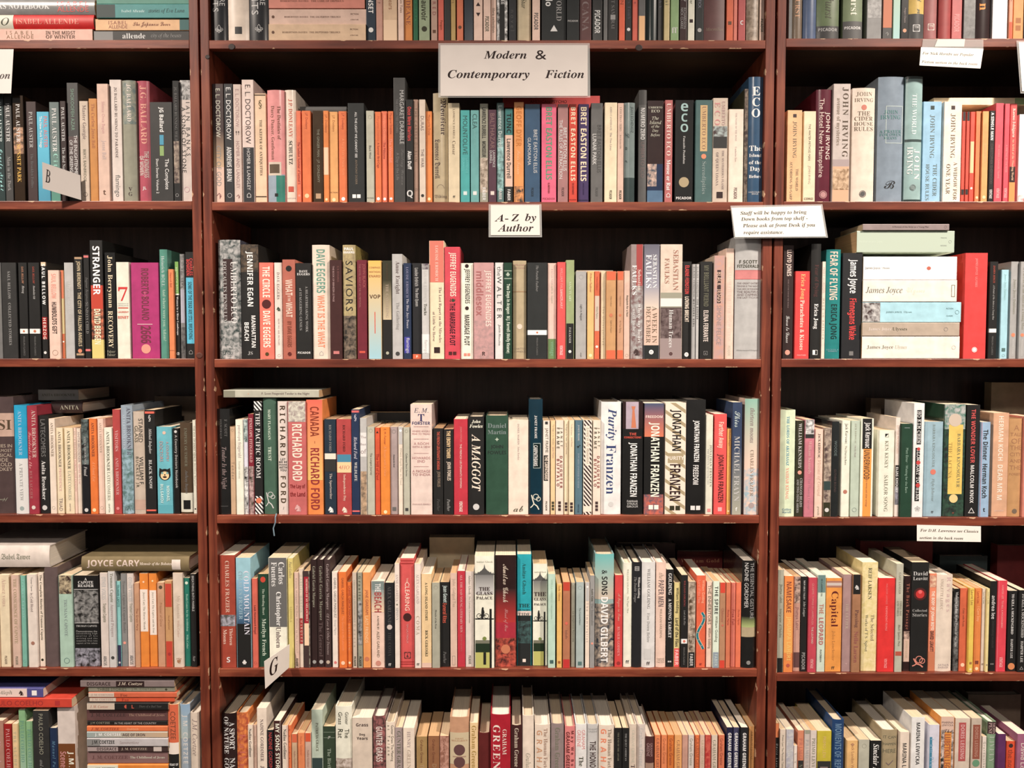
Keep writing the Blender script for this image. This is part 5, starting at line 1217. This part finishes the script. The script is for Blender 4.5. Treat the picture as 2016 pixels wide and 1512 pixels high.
def letters(sp, a, b, colour, style, text, root, lying):
    st = style[0]
    mark = style[1:]
    w, h = sp.w, sp.h
    e = sp.lift()
    lines = text.split('~')
    V, Fc = [], []
    symbol = all(ord(c) > 0x2000 for c in text.replace('~', '').replace(' ', ''))

    def push(vs, fs):
        k = len(V)
        V.extend(vs)
        Fc.extend(tuple(i + k for i in t) for t in fs)
    if mark == '-' and not lying:
        zt, span = h * (1 - a), h * (b - a)
        lh = span / len(lines)
        for i, t in enumerate(lines):
            vs, fs, wd = fit(t, st, w * (0.5 if symbol else 0.84), lh * (1.0 if symbol else 0.8), natural=len(t) < 8)
            zc = zt - lh * (i + 0.5)
            push([(w / 2 - wd / 2 + p[0], p[1] + zc) for p in vs], fs)
    else:
        if lying and mark == '-':
            mark = ''
        n = len(lines)
        for i, t in enumerate(lines):
            xc, th = 0.5, 0.55
            if n > 1:
                xc, th = 0.5 + 0.36 * (0.5 - (i + 0.5) / n) * 2, 0.62 / n
            if mark == '>':
                xc, th = 0.7, 0.36
            elif mark == '<':
                xc, th = 0.3, 0.36
            vs, fs, wd = fit(t, st, h * (b - a), w * th, natural=symbol)
            z0 = h * (1 - a) - max(0, (h * (b - a) - wd)) / 2
            push([(w * xc + p[1], z0 - p[0]) for p in vs], fs)
    if not V:
        return
    name = 'emblem' if symbol else 'lettering'
    wrap(sp, name, V, Fc, ink_mat(colour), root, e)


def special(sp, kind, a, b, colour, root):
    w, h = sp.w, sp.h
    za, zb = h * (1 - a), h * (1 - b)
    H = za - zb
    m = ink_mat(colour)
    if kind == 't':            # shirt front with a tie
        c = w * 0.52
        flat(sp, 'tie_picture', [(c - w * .1, za), (c + w * .1, za), (c + w * .06, za - H * .16), (c - w * .06, za - H * .16)], [(0, 3, 2, 1)], m, root)
        flat(sp, 'tie_picture', [(c - w * .05, za - H * .17), (c + w * .05, za - H * .17), (c + w * .14, zb), (c - w * .1, zb)], [(0, 3, 2, 1)], m, root)
    elif kind == 'k':          # running figure under two loops
        q = w * 0.045
        disc(sp, 'emblem', w * .52, za - H * .3, w * .22, m, root, ring=q)
        disc(sp, 'emblem', w * .7, za - H * .42, w * .17, m, root, ring=q)
        strip(sp, 'emblem', [(w * .2, za - H * .2), (w * .3, za - H * .5), (w * .38, za - H * .68), (w * .6, za - H * .8), (w * .74, zb)], q * 1.8, m, root)
        strip(sp, 'emblem', [(w * .38, za - H * .68), (w * .24, za - H * .82), (w * .12, za - H * .9)], q * 1.5, m, root)
    elif kind == 's':          # wriggling snake
        pts, wd = [], []
        for i in range(41):
            t = i / 40
            pts.append((w * (0.48 + 0.36 * math.sin(t * 6.6 + 0.6)) * (1 if t > .05 else .9), za - H * t))
            wd.append(w * 0.24)
        strip(sp, 'snake_picture', pts, [x * 1.35 for x in wd], ink_mat('edb'), root)
        strip(sp, 'snake_picture', pts, wd, m, root)
        for i in (6, 14, 22, 30, 36):
            disc(sp, 'snake_picture', pts[i][0], pts[i][1], w * .055, ink_mat('d97'), root)
    elif kind == 'p':          # temple roofs, a cyclist on a jetty, fields
        z = lambda t: h * (1 - t)
        roof = [(0, z(.165)), (0, z(.155)), (w * .04, z(.155)), (w * .06, z(.14)), (w * .08, z(.155)), (w * .14, z(.15)), (w * .17, z(.135)), (w * .2, z(.145)),
                (w * .36, z(.125)), (w * .46, z(.105)), (w * .5, z(.07)), (w * .54, z(.105)), (w * .64, z(.125)), (w * .8, z(.145)), (w * .83, z(.135)),
                (w * .86, z(.15)), (w * .92, z(.155)), (w * .95, z(.14)), (w * .97, z(.155)), (w, z(.155)), (w, z(.165))]
        flat(sp, 'temple_picture', roof, [tuple(range(len(roof)))], ink_mat('555'), root)
        patch(sp, 'jetty_picture', .555, .565, 0, 1, m, root)
        patch(sp, 'jetty_picture', .47, 1.0, .76, .87, m, root)
        for cx in (.22, .6):
            disc(sp, 'bicycle_picture', w * cx, z(.533), w * .13, m, root, ring=w * .025)
        strip(sp, 'bicycle_picture', [(w * .22, z(.533)), (w * .4, z(.52)), (w * .6, z(.533))], w * .03, m, root)
        strip(sp, 'cyclist_picture', [(w * .4, z(.47)), (w * .42, z(.5)), (w * .38, z(.555))], [w * .1, w * .16, w * .1], m, root)
        disc(sp, 'cyclist_picture', w * .41, z(.463), w * .05, m, root)
        patch(sp, 'field_picture', .75, .79, 0, .76, ink_mat('776'), root)
        patch(sp, 'field_picture', .78, .86, 0, .76, ink_mat('232'), root)
        patch(sp, 'field_picture', .86, 1.0, 0, .76, ink_mat('bb6'), root)
        disc(sp, 'tree_picture', w * .5, z(.735), w * .1, ink_mat('784'), root)
    elif kind == 'c':          # grinning cat's head
        cz, r = (za + zb) / 2, w * .38
        flat(sp, 'cat_picture', [(w * .12, cz + r * .3), (w * .16, cz + r * 1.15), (w * .4, cz + r * .8), (w * .6, cz + r * .8), (w * .84, cz + r * 1.15), (w * .88, cz + r * .3)], [(0, 5, 4, 3, 2, 1)], m, root)
        disc(sp, 'cat_picture', w * .5, cz, r, m, root)
        disc(sp, 'cat_picture', w * .5, cz - r * .18, r * .72, ink_mat('ec9'), root)
        for q in (-.3, .3):
            disc(sp, 'cat_picture', w * (.5 + q * .55), cz + r * .25, r * .2, ink_mat('7aa'), root)
        disc(sp, 'cat_picture', w * .5, cz - r * .05, r * .12, ink_mat('322'), root)
        disc(sp, 'cat_picture', w * .5, cz - r * .42, r * .34, ink_mat('322'), root, rz=r * .16)


def build_book(b):
    """b: dict with w, h, d (metres), kind, gloss, colour, items, loc, lying, label, group"""
    root = empty(NAME[b['kind']], b['loc'])
    sp = Spine(b['w'], b['h'], b['d'], b['kind'])
    cm = cover_mat(b['colour'], b['gloss'])
    pages(sp, random.choice(PAGES[b['kind']]), root)
    base_root, root = root, cover(sp, cm, root)          # print, bands and lettering belong to the cover
    for it in b['items']:
        t = it[0]
        if t == '#':
            rng, hexc, *x = it[1:].split()
            a, c = (float(q) / 100 for q in rng.split('-'))
            x0, x1 = (float(q) / 100 for q in x[0].split('-')) if x else (0, 1)
            patch(sp, 'band' if x1 - x0 > .9 else 'panel', a, c, x0, x1, ink_mat(hexc) if not b['gloss'] else cover_mat(hexc, True), root)
        elif t == '%':
            kind, rng, *rest = it[1:].split()
            a, c = (float(q) / 100 for q in rng.split('-'))
            if kind in 'nwx':
                x0, x1 = (float(q) / 100 for q in rest[2].split('-')) if len(rest) > 2 else (0, 1)
                patch(sp, 'cover_picture' if kind == 'n' else 'striped_panel', a, c, x0, x1, print_mat(kind, rest[0], rest[1]), root)
            elif kind == 'g':
                patch(sp, 'tinted_panel', a, c, 0, 1, blend_mat(rest[0], rest[1], sp.h * (1 - c), sp.h * (1 - a)), root)
            else:
                special(sp, kind, a, c, rest[0], root)
        elif t == '*':
            kind, pos, size, hexc = it[1:].split()
            if kind == 'c':
                p, q = float(pos) / 100, float(size) / 100 * sp.w / sp.h / 2
                special(sp, 'c', p - q, p + q, hexc, root)
            else:
                r = sp.w * float(size) / 200
                disc(sp, 'round_emblem', sp.w / 2, sp.h * (1 - float(pos) / 100), min(r, sp.w * .46), ink_mat(hexc), root, rz=r * 1.12 if b['kind'] == 'p' and float(size) < 60 else r)
        else:
            rng, hexc, style, text = it.split(' ', 3)
            a, c = (float(q) / 100 for q in rng.split('-'))
            letters(sp, a, c, hexc, style, text, root, b['lying'])
    root = base_root
    if b['lying']:
        root.rotation_euler = (0, -math.pi / 2, 0)
    tag(root, b['label'], 'book', b['group'])
    return root


# ---------------------------------------------------------------- reading the shelf lists
def colour_word(h):
    r, g, bl = (int(c, 16) / 15 for c in h[:3])
    mx, mn = max(r, g, bl), min(r, g, bl)
    s = 0 if mx == 0 else (mx - mn) / mx
    if mx < 0.27:
        return 'black'
    if s < 0.17:
        return 'white' if mx > .85 else 'pale grey' if mx > .66 else 'grey' if mx > .45 else 'dark grey'
    d = mx - mn
    hue = (60 * (((g - bl) / d) % 6) if mx == r else 60 * ((bl - r) / d + 2) if mx == g else 60 * ((r - g) / d + 4))
    if hue < 14 or hue >= 335:
        return 'maroon' if mx < .5 else 'pink' if s < .42 else 'red'
    if hue < 44:
        if s < .36:
            return 'cream' if mx > .76 else 'tan' if mx > .55 else 'brown'
        return 'orange' if mx > .8 else 'tan' if mx > .6 else 'brown'
    if hue < 70:
        return 'cream' if s < .36 else 'yellow'
    if hue < 165:
        return 'green'
    if hue < 195:
        return 'teal'
    if hue < 258:
        return 'navy' if mx < .36 else 'blue'
    return 'purple'


ORD = ['', 'first', 'second', 'third', 'fourth', 'fifth', 'sixth', 'seventh', 'eighth', 'ninth', 'tenth', 'eleventh', 'twelfth', 'thirteenth', 'fourteenth']
BAYS = {'L': 'left', 'C': 'middle', 'R': 'right'}
WHICH = ['topmost', 'second', 'third', 'fourth', 'fifth', 'lowest']
#          shelf top edge in the photograph, per bookcase
SHELF = {'L': [78.5, 395.5, 706, 1013, 1316, 1617], 'C': [79, 397.5, 707, 1014.5, 1317, 1617], 'R': [75.5, 396.5, 706.5, 1019, 1325.5, 1628]}
SHELF_Z = {k: [at(1008, y, 0).z for y in v] for k, v in SHELF.items()}
THICKNESS = 0.0165
YP = 700
DEPTH = 0.25


def upx(px):
    return at(px, YP, 0).x


CASES = {'L': (upx(-330), upx(-312), upx(383), upx(401)), 'C': (upx(404.5), upx(421.5), upx(1499), upx(1517)), 'R': (upx(1521.5), upx(1538.5), upx(2240), upx(2258))}


def parse(data):
    shelves, cur = [], None
    for line in data.strip().split('\n'):
        if line.startswith('@'):
            _, bay, row, yx = line.split()
            cur = {'bay': bay, 'row': int(row), 'yx': float(yx), 'up': [], 'lie': []}
            shelves.append(cur)
            continue
        head, *items = line.split('|')
        label = ''
        if items and items[-1].startswith('='):
            label = items.pop()[1:]
        f = head.split()
        lying = f[0] == '-'
        if lying:
            f = f[1:]
        nums = [float(x) for x in f[:4 if lying else 3]]
        rest = f[len(nums):]
        b = {'kind': rest[0][0], 'gloss': 'g' in rest[0], 'colour': rest[1], 'items': items, 'label': label, 'lying': lying, 'set': None, 'base': None, 'px': nums}
        for t in rest[2:]:
            if t[0] == 'd':
                b['set'] = float(t[1:]) / 1000
            elif t[0] == 'b':
                b['base'] = float(t[1:])
        cur['lie' if lying else 'up'].append(b)
    return shelves


def place(sh):
    zs = SHELF_Z[sh['bay']][sh['row']]
    prev = None
    tops = []
    lo, hi = CASES[sh['bay']][1] + 0.0006, CASES[sh['bay']][2] - 0.0006
    for b in sh['up']:
        x0, x1, yt = b['px']
        far = b['set'] is not None and b['set'] > 0.1
        y = b['set'] if b['set'] is not None else 0.007 + random.uniform(-0.003, 0.004)
        yx = yt if far else sh['yx']
        X0, X1 = at(x0, yx, y).x, at(x1, yx, y).x
        X0, X1 = max(X0, lo), min(X1, hi)
        if yt < 0:
            z1 = zs + {'p': 0.18, 't': 0.2, 'h': 0.228}[b['kind']]
        else:
            z1 = at(1008, yt, y).z
        if not far:
            if prev is not None and X0 < prev + 0.0004:
                X0 = prev + 0.0004
            prev = X1
        d = THICK[b['kind']] + random.uniform(-0.004, 0.004)
        if far:
            d = 0.03
        b.update(w=X1 - X0, h=z1 - zs - 0.0003, d=d, loc=(X0, y, zs + 0.0003))
        tops.append((X0, X1, y, y + d, z1))
    for b in sorted(sh['lie'], key=lambda q: -q['px'][3]):
        x0, x1, y0, y1 = b['px']
        y = b['set'] if b['set'] is not None else 0.006 + random.uniform(-0.003, 0.003)
        X0, X1 = at(x0, (y0 + y1) / 2, y).x, at(x1, (y0 + y1) / 2, y).x
        X0, X1 = max(X0, lo), min(X1, hi)
        z0, z1 = at(1008, y1, y).z, at(1008, y0, y).z
        d = THICK[b['kind']] + random.uniform(-0.003, 0.003)
        if y + d > 0.24:
            d = 0.24 - y
        best = zs
        for a0, a1, b0, b1, t in tops:
            if a0 < X1 - 0.009 and a1 > X0 + 0.009 and b0 < y + d and b1 > y and t < z0 + 0.03:
                best = max(best, t)
        dz = best + 0.0003 - z0
        if abs(dz) > 0.035:
            dz = 0
        z0 += dz
        z1 += dz if z1 + dz - z0 > 0.005 else 0.008
        b.update(w=z1 - z0 - 0.0004, h=X1 - X0, d=d, loc=(X1, y, z0 + 0.0002))
        tops.append((X0, X1, y, y + d, z1))


def short(label):
    if ' lettered ' in label:
        return 'the one lettered ' + label.split(' lettered ')[1].split(',')[0]
    s = label
    for cut in (' beside ', ' on the ', ' above ', ' on its shelf'):
        s = s.split(cut)[0]
    a = s.split(', ')[0]
    return 'the ' + (a if any(n in a for n in ('paperback', 'hardback', 'one')) else s)


def relabel(sh):
    """books whose lettering nobody can read are told by their colour and the neighbour they stand by"""
    ups = [b for b in sh['up'] if not (b['set'] and b['set'] > 0.1)]
    for i, b in enumerate(ups):
        if b['label']:
            continue
        best = None
        for dlt in range(1, 13):
            for sgn in (-1, 1):
                j = i + sgn * dlt
                if 0 <= j < len(ups) and ups[j]['label'] and not ups[j].get('auto'):
                    s = short(ups[j]['label'])
                    side = 'right' if sgn < 0 else 'left'
                    c = colour_word(b['colour'])
                    if c == 'cream' and b['kind'] == 'h':
                        c = 'plain cream'
                    noun = 'hardback' if b['kind'] == 'h' else 'paperback'
                    if dlt == 1:
                        t = f"{c} {noun} directly {side} of {s}"
                    else:
                        t = f"{c} {noun}, {ORD[dlt]} {side} of {s}"
                    if best is None or len(t.split()) <= 16 < len(best.split()):
                        best = t
            if best and len(best.split()) <= 16:
                break
        b['label'] = best or ''
        b['auto'] = True
        if not best:
            where = {'L': 'left', 'C': 'middle', 'R': 'right'}[sh['bay']]
            n = len(ups)
            if i < n / 2:
                pos = f"{ORD[i + 1]} from the left"
            else:
                pos = f"{ORD[n - i]} from the right"
            noun = 'hardback' if b['kind'] == 'h' else 'paperback'
            b['label'] = f"{colour_word(b['colour'])} {noun} {pos} on the {WHICH[sh['row']]} visible {where} shelf"


shelves = parse(DATA)
need = set()
for sh in shelves:
    for b in sh['up'] + sh['lie']:
        for it in b['items']:
            if it[0] not in '#%*':
                st, t = it.split(' ', 3)[2:]
                need |= {(st[0], c) for c in t if c not in '~'}
                need.add((st[0], '\u25cf'))
for st, t in SIGN_TEXT:
    need |= {(st, c) for c in t}
load_glyphs(need)
for sh in shelves:
    place(sh)
    relabel(sh)
    for b in sh['up'] + sh['lie']:
        b['group'] = f"books on the {WHICH[sh['row']]} shelf of the {BAYS[sh['bay']]} bookcase"
        build_book(b)


# ---------------------------------------------------------------- the three bookcases
WOOD_H = wood_mat('varnished_shelf_wood', 'x', 1.0, 0.0082)
WOOD_V = wood_mat('varnished_upright_wood', 'z', 0.95, 0.009)
WOOD_B = wood_mat('dark_back_wood', 'z', 1.0, None, ('41312c', '54403a', '604a42'))
WOOD_S = wood_mat('shade_darkened_board', 'x', 1.0, None, ('2e2320', '38291f', '443329'))  # shelf wood darkened in colour to stand for the shade beneath each shelf
CASE_LABEL = {'L': 'red brown wooden bookcase cut off by the left frame edge', 'C': 'wide red brown wooden bookcase in the middle, seen whole across',
              'R': 'red brown wooden bookcase cut off by the right frame edge'}
for k, (a, b, c, d) in CASES.items():
    r = empty('bookcase', ((a + d) / 2, 0.125, 0))
    inv = -Vector(r.location)
    tag(r, CASE_LABEL[k], 'bookcase', 'bookcases along the wall')

    def part(name, x0, x1, y0, y1, z0, z1, mat, rad=0.0012):
        o = bevel_box(name, x0, x1, y0, y1, z0, z1, mat, r, rad)
        o.location = Vector(o.location) + inv
        return o
    part('side_panel', a, b, 0, DEPTH, 0, 2.42, WOOD_V)
    part('side_panel', c, d, 0, DEPTH, 0, 2.42, WOOD_V)
    part('back_panel', b, c, DEPTH - 0.006, DEPTH, 0.02, 2.4, WOOD_B)
    zz = SHELF_Z[k]
    for z in zz + [0.33, 0.06, 2.41]:
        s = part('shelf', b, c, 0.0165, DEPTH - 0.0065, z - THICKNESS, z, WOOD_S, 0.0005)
        e = bevel_box('undarkened_front', b, c, 0.0003, 0.0163, z - THICKNESS, z, WOOD_H, s, 0.001)  # added strip, keeps the shelf's front edge free of the painted shade
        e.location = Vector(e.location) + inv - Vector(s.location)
    # round plugs and knots seen on the boards
KNOT = plain('dark_knot', '2a1713')
PLUG = plain('wood_plug', '5a2c20')


def plug(px, py, rad, mat, name='knot'):
    p = at(px, py, -0.0006)
    n = 20
    V = [(math.cos(2 * math.pi * i / n) * rad, 0, math.sin(2 * math.pi * i / n) * rad * .9) for i in range(n)]
    V += [(x * .86, -0.0004, z * .86) for x, y, z in V]
    V += [(x, 0.0005, z) for x, y, z in V[:n]]
    F_ = [tuple(range(n, 2 * n))] + [(i, (i + 1) % n, n + (i + 1) % n, n + i) for i in range(n)] + [((i + 1) % n, i, 2 * n + i, 2 * n + (i + 1) % n) for i in range(n)]
    o = mesh_obj(name, V, F_, mat)
    case = min((q for q in S.objects if q.name.startswith('bookcase') and q.parent is None), key=lambda q: min(abs(p.x - q.location.x - (CASES[kk][0] + CASES[kk][3]) / 2 + (CASES[kk][0] + CASES[kk][3]) / 2) for kk in CASES))
    o.parent = case
    o.location = p - Vector(case.location)
    return o


plug(456, 92, 0.0065, KNOT)
plug(1258, 94, 0.0068, KNOT)
plug(392.5, 700, 0.0062, PLUG, 'screw_plug')
plug(408.5, 112, 0.0045, KNOT)

# ---------------------------------------------------------------- paper notices
PAPER = plain('white_card', 'e9e2da', 0.6)
PAPER_G = plain('grey_card', 'd9d0ca', 0.5)
SLEEVE = sleeve_mat()


def bil(q, u, v):
    """point of a quad (top left, top right, bottom right, bottom left) at u across, v down"""
    t = q[0].lerp(q[1], u)
    b = q[3].lerp(q[2], u)
    return t.lerp(b, v)


def sheet(name, q, mat, root, thick=0.0004, nu=6, nv=4, curl=0.0):
    n = (q[1] - q[0]).cross(q[3] - q[0]).normalized()
    if n.y > 0:
        n = -n
    V = []
    for lay in (0, 1):
        for j in range(nv + 1):
            for i in range(nu + 1):
                u, v = i / nu, j / nv
                V.append(bil(q, u, v) + n * (thick * (1 - lay) + curl * (v * v) * (4 * (u - .5) ** 2 - .4)))
    N = (nu + 1) * (nv + 1)
    Fc = []
    for j in range(nv):
        for i in range(nu):
            a = j * (nu + 1) + i
            Fc += [(a, a + nu + 1, a + nu + 2, a + 1), (N + a, N + a + 1, N + a + nu + 2, N + a + nu + 1)]
    rim = [i for i in range(nu + 1)] + [(j + 1) * (nu + 1) + nu for j in range(nv)] + [nv * (nu + 1) + i for i in range(nu - 1, -1, -1)] + [j * (nu + 1) for j in range(nv - 1, 0, -1)]
    for i in range(len(rim)):
        a, b = rim[i], rim[(i + 1) % len(rim)]
        Fc.append((a, b, N + b, N + a))
    c = root.location
    return mesh_obj(name, [tuple(p - c) for p in V], Fc, mat, root)


def write(q, lines, colour, root, lift=0.0011, curl=0.0):
    """lines: (u0, u1, v centre, height as a share of the sheet, style, text)"""
    n = (q[1] - q[0]).cross(q[3] - q[0]).normalized()
    if n.y > 0:
        n = -n
    W = ((q[1] - q[0]).length + (q[2] - q[3]).length) / 2
    H = ((q[3] - q[0]).length + (q[2] - q[1]).length) / 2
    c = root.location
    for u0, u1, vc, hs, st, t in lines:
        V0, Fc, x0, x1, y0, y1 = layout(t, st)
        sx = (u1 - u0) / (x1 - x0)
        sy = hs / 0.7 if st != 'X' else 1
        P = []
        for x, y in V0:
            u, v = u0 + (x - x0) * sx, vc - (y - 0.3) * sy
            P.append(tuple(bil(q, u, v) + n * (lift + curl * (v * v) * (4 * (u - .5) ** 2 - .4)) - c))
        mesh_obj('lettering', P, Fc, ink_mat(colour), root)


def quad(corners, ys):
    return [at(x, y, yy) for (x, y), yy in zip(corners, ys)]


def notice(name, corners, ys, lines, label, cat='sign', mat=None, border=None, ink='211', curl=0.0):
    q = quad(corners, ys)
    root = empty(name, (q[0] + q[1]) / 2)
    sheet('card', q, mat or PAPER, root, curl=curl)
    write(q, lines, ink, root, lift=0.0006 if not border else 0.0006, curl=curl)
    if border:
        q2 = quad(border, [y + 0.0006 for y in ys])
        sheet('plastic_sleeve', q2, SLEEVE, root, thick=0.0003, curl=curl)
    tag(root, label, cat, 'paper notices on the shelf edges')
    return root


notice('section_sign', [(867, 89), (1157, 89), (1157, 189), (867, 189)], [-0.002, -0.002, -0.012, -0.012],
       [(.295, .585, .2, .155, 'I', 'Modern'), (.645, .72, .2, .19, 'S', '&'), (.05, .605, .58, .16, 'I', 'Contemporary'), (.71, .975, .58, .16, 'I', 'Fiction')],
       'large laminated card sign reading Modern & Contemporary Fiction', mat=PAPER_G, border=[(863, 85), (1161, 85), (1162, 192), (863, 192)])
notice('order_sign', [(966, 404), (1062, 404), (1063, 463), (966, 463)], [-0.002, -0.002, -0.006, -0.006],
       [(.08, .36, .44, .24, 'I', 'A-'), (.42, .58, .43, .24, 'I', 'Z'), (.7, .93, .42, .24, 'I', 'by'), (.14, .87, .77, .25, 'I', 'Author')],
       'small laminated card reading A-Z by Author under the middle shelf edge', border=[(962, 402), (1066, 402), (1067, 467), (962, 467)])
notice('staff_notice', [(1440, 409), (1616, 405), (1626, 466), (1447, 467)], [-0.002, -0.002, -0.013, -0.013],
       [(.09, .83, .2, .115, 'I', 'Staff will be happy to bring'), (.09, .83, .4, .115, 'I', 'Down books from top shelf -'),
        (.1, .9, .62, .115, 'I', 'Please ask at front Desk if you'), (.1, .54, .85, .115, 'I', 'require assistance.')],
       'white handwritten notice about staff bringing down books from top shelf', border=[(1438, 405), (1619, 402), (1630, 468), (1445, 469)], ink='221')
t = notice('author_notice', [(1813, 93), (1936, 96), (1930, 135), (1810, 129)], [-0.002, -0.002, -0.016, -0.016],
           [(.03, .86, .34, .14, 'I', 'For Nick Hornby see Popular'), (.03, .94, .8, .14, 'I', 'Fiction section in the back room')],
           'small white notice pointing to Popular Fiction, taped under the right shelf', ink='332')
q = quad([(1817, 77), (1936, 78), (1936, 96), (1815, 94)], [-0.0012] * 4)
sheet('sticky_tape', q, SLEEVE, t, thick=0.0002)
q = quad([(1846, 77), (1900, 77), (1898, 92), (1840, 92)], [-0.0016] * 4)
sheet('card_tab', q, PAPER, t, thick=0.0002)
notice('classics_notice', [(1805, 1033), (1931, 1036), (1931, 1067), (1805, 1065)], [-0.0025, -0.0025, -0.006, -0.006],
       [(.05, .96, .34, .17, 'I', 'For D.H. Lawrence see Classics'), (.04, .72, .8, .17, 'I', 'section in the back room')],
       'small white notice pointing to Classics section, under a right shelf edge', ink='332')
notice('section_sign', [(-230, 97), (27, 97), (22, 184), (-236, 184)], [-0.002, -0.002, -0.01, -0.01],
       [(.905, .985, .6, .16, 'I', 'on')], 'white sign ending in the letters on, cut by the left frame edge', mat=PAPER_G)
notice('section_sign', [(2005, 83), (2290, 84), (2290, 180), (2012, 180)], [-0.002, -0.002, -0.012, -0.012], [],
       'white sign of which only a strip shows at the right frame edge', border=[(2001, 80), (2294, 80), (2294, 184), (2009, 184)])


def shelf_tag(corners, ys, lines, label, back):
    q = quad(corners, ys)
    root = empty('letter_tag', (q[0] + q[1]) / 2)
    sheet('card', q, PAPER_G if back else PAPER, root, thick=0.0005)
    write(q, lines, '211', root, lift=0.0009)
    tag(root, label, 'shelf tag', 'letter tags stuck between the books')


shelf_tag([(83, 319), (158, 345), (160, 394), (84, 371)], [-0.03, -0.001, -0.001, -0.03], [(.07, .2, .5, .5, 'i', 'B')],
          'grey card tag with letter B sticking out between the books', True)
shelf_tag([(520, 1302), (570, 1268), (569, 1314), (522, 1356)], [-0.075, -0.001, -0.001, -0.075], [(.18, .52, .46, .6, 'I', 'G')],
          'white card tag with letter G sticking out below a shelf edge', False)

# bookmark ribbon hanging out of the green hardback
trust = next(o for o in S.objects if o.get('label', '').startswith('green hardback lettered Trust'))
pts = [at(544, 1011, 0.0045), at(543.5, 1014, -0.0012), at(542, 1018, -0.003), at(542, 1028, -0.0035), at(538, 1040, -0.004), at(540, 1055, -0.004)]
V, Fc = [], []
for i, p in enumerate(pts):
    V += [p - trust.location + Vector((-.0012, 0, 0)), p - trust.location + Vector((.0012, 0.0006, 0))]
Fc = [(2 * i, 2 * i + 1, 2 * i + 3, 2 * i + 2) for i in range(len(pts) - 1)]
rb = mesh_obj('ribbon_bookmark', [tuple(v) for v in V], Fc, plain('blue_ribbon', '6f8796'), trust)
rb.modifiers.new('ribbon_thickness', 'SOLIDIFY').thickness = 0.0003

# ---------------------------------------------------------------- the room behind and below
v, f = box_vf(-3, 3, DEPTH + 0.004, DEPTH + 0.1, 0, 3.6)
o = mesh_obj('wall_back', v, f, plain('plaster', 'b7a795', 0.9))
o['kind'] = 'structure'
v, f = box_vf(-12, 12, -14, DEPTH + 0.1, -0.1, 0)
o = mesh_obj('floor', v, f, plain('dark_carpet', '35291f', 0.95))
o['kind'] = 'structure'
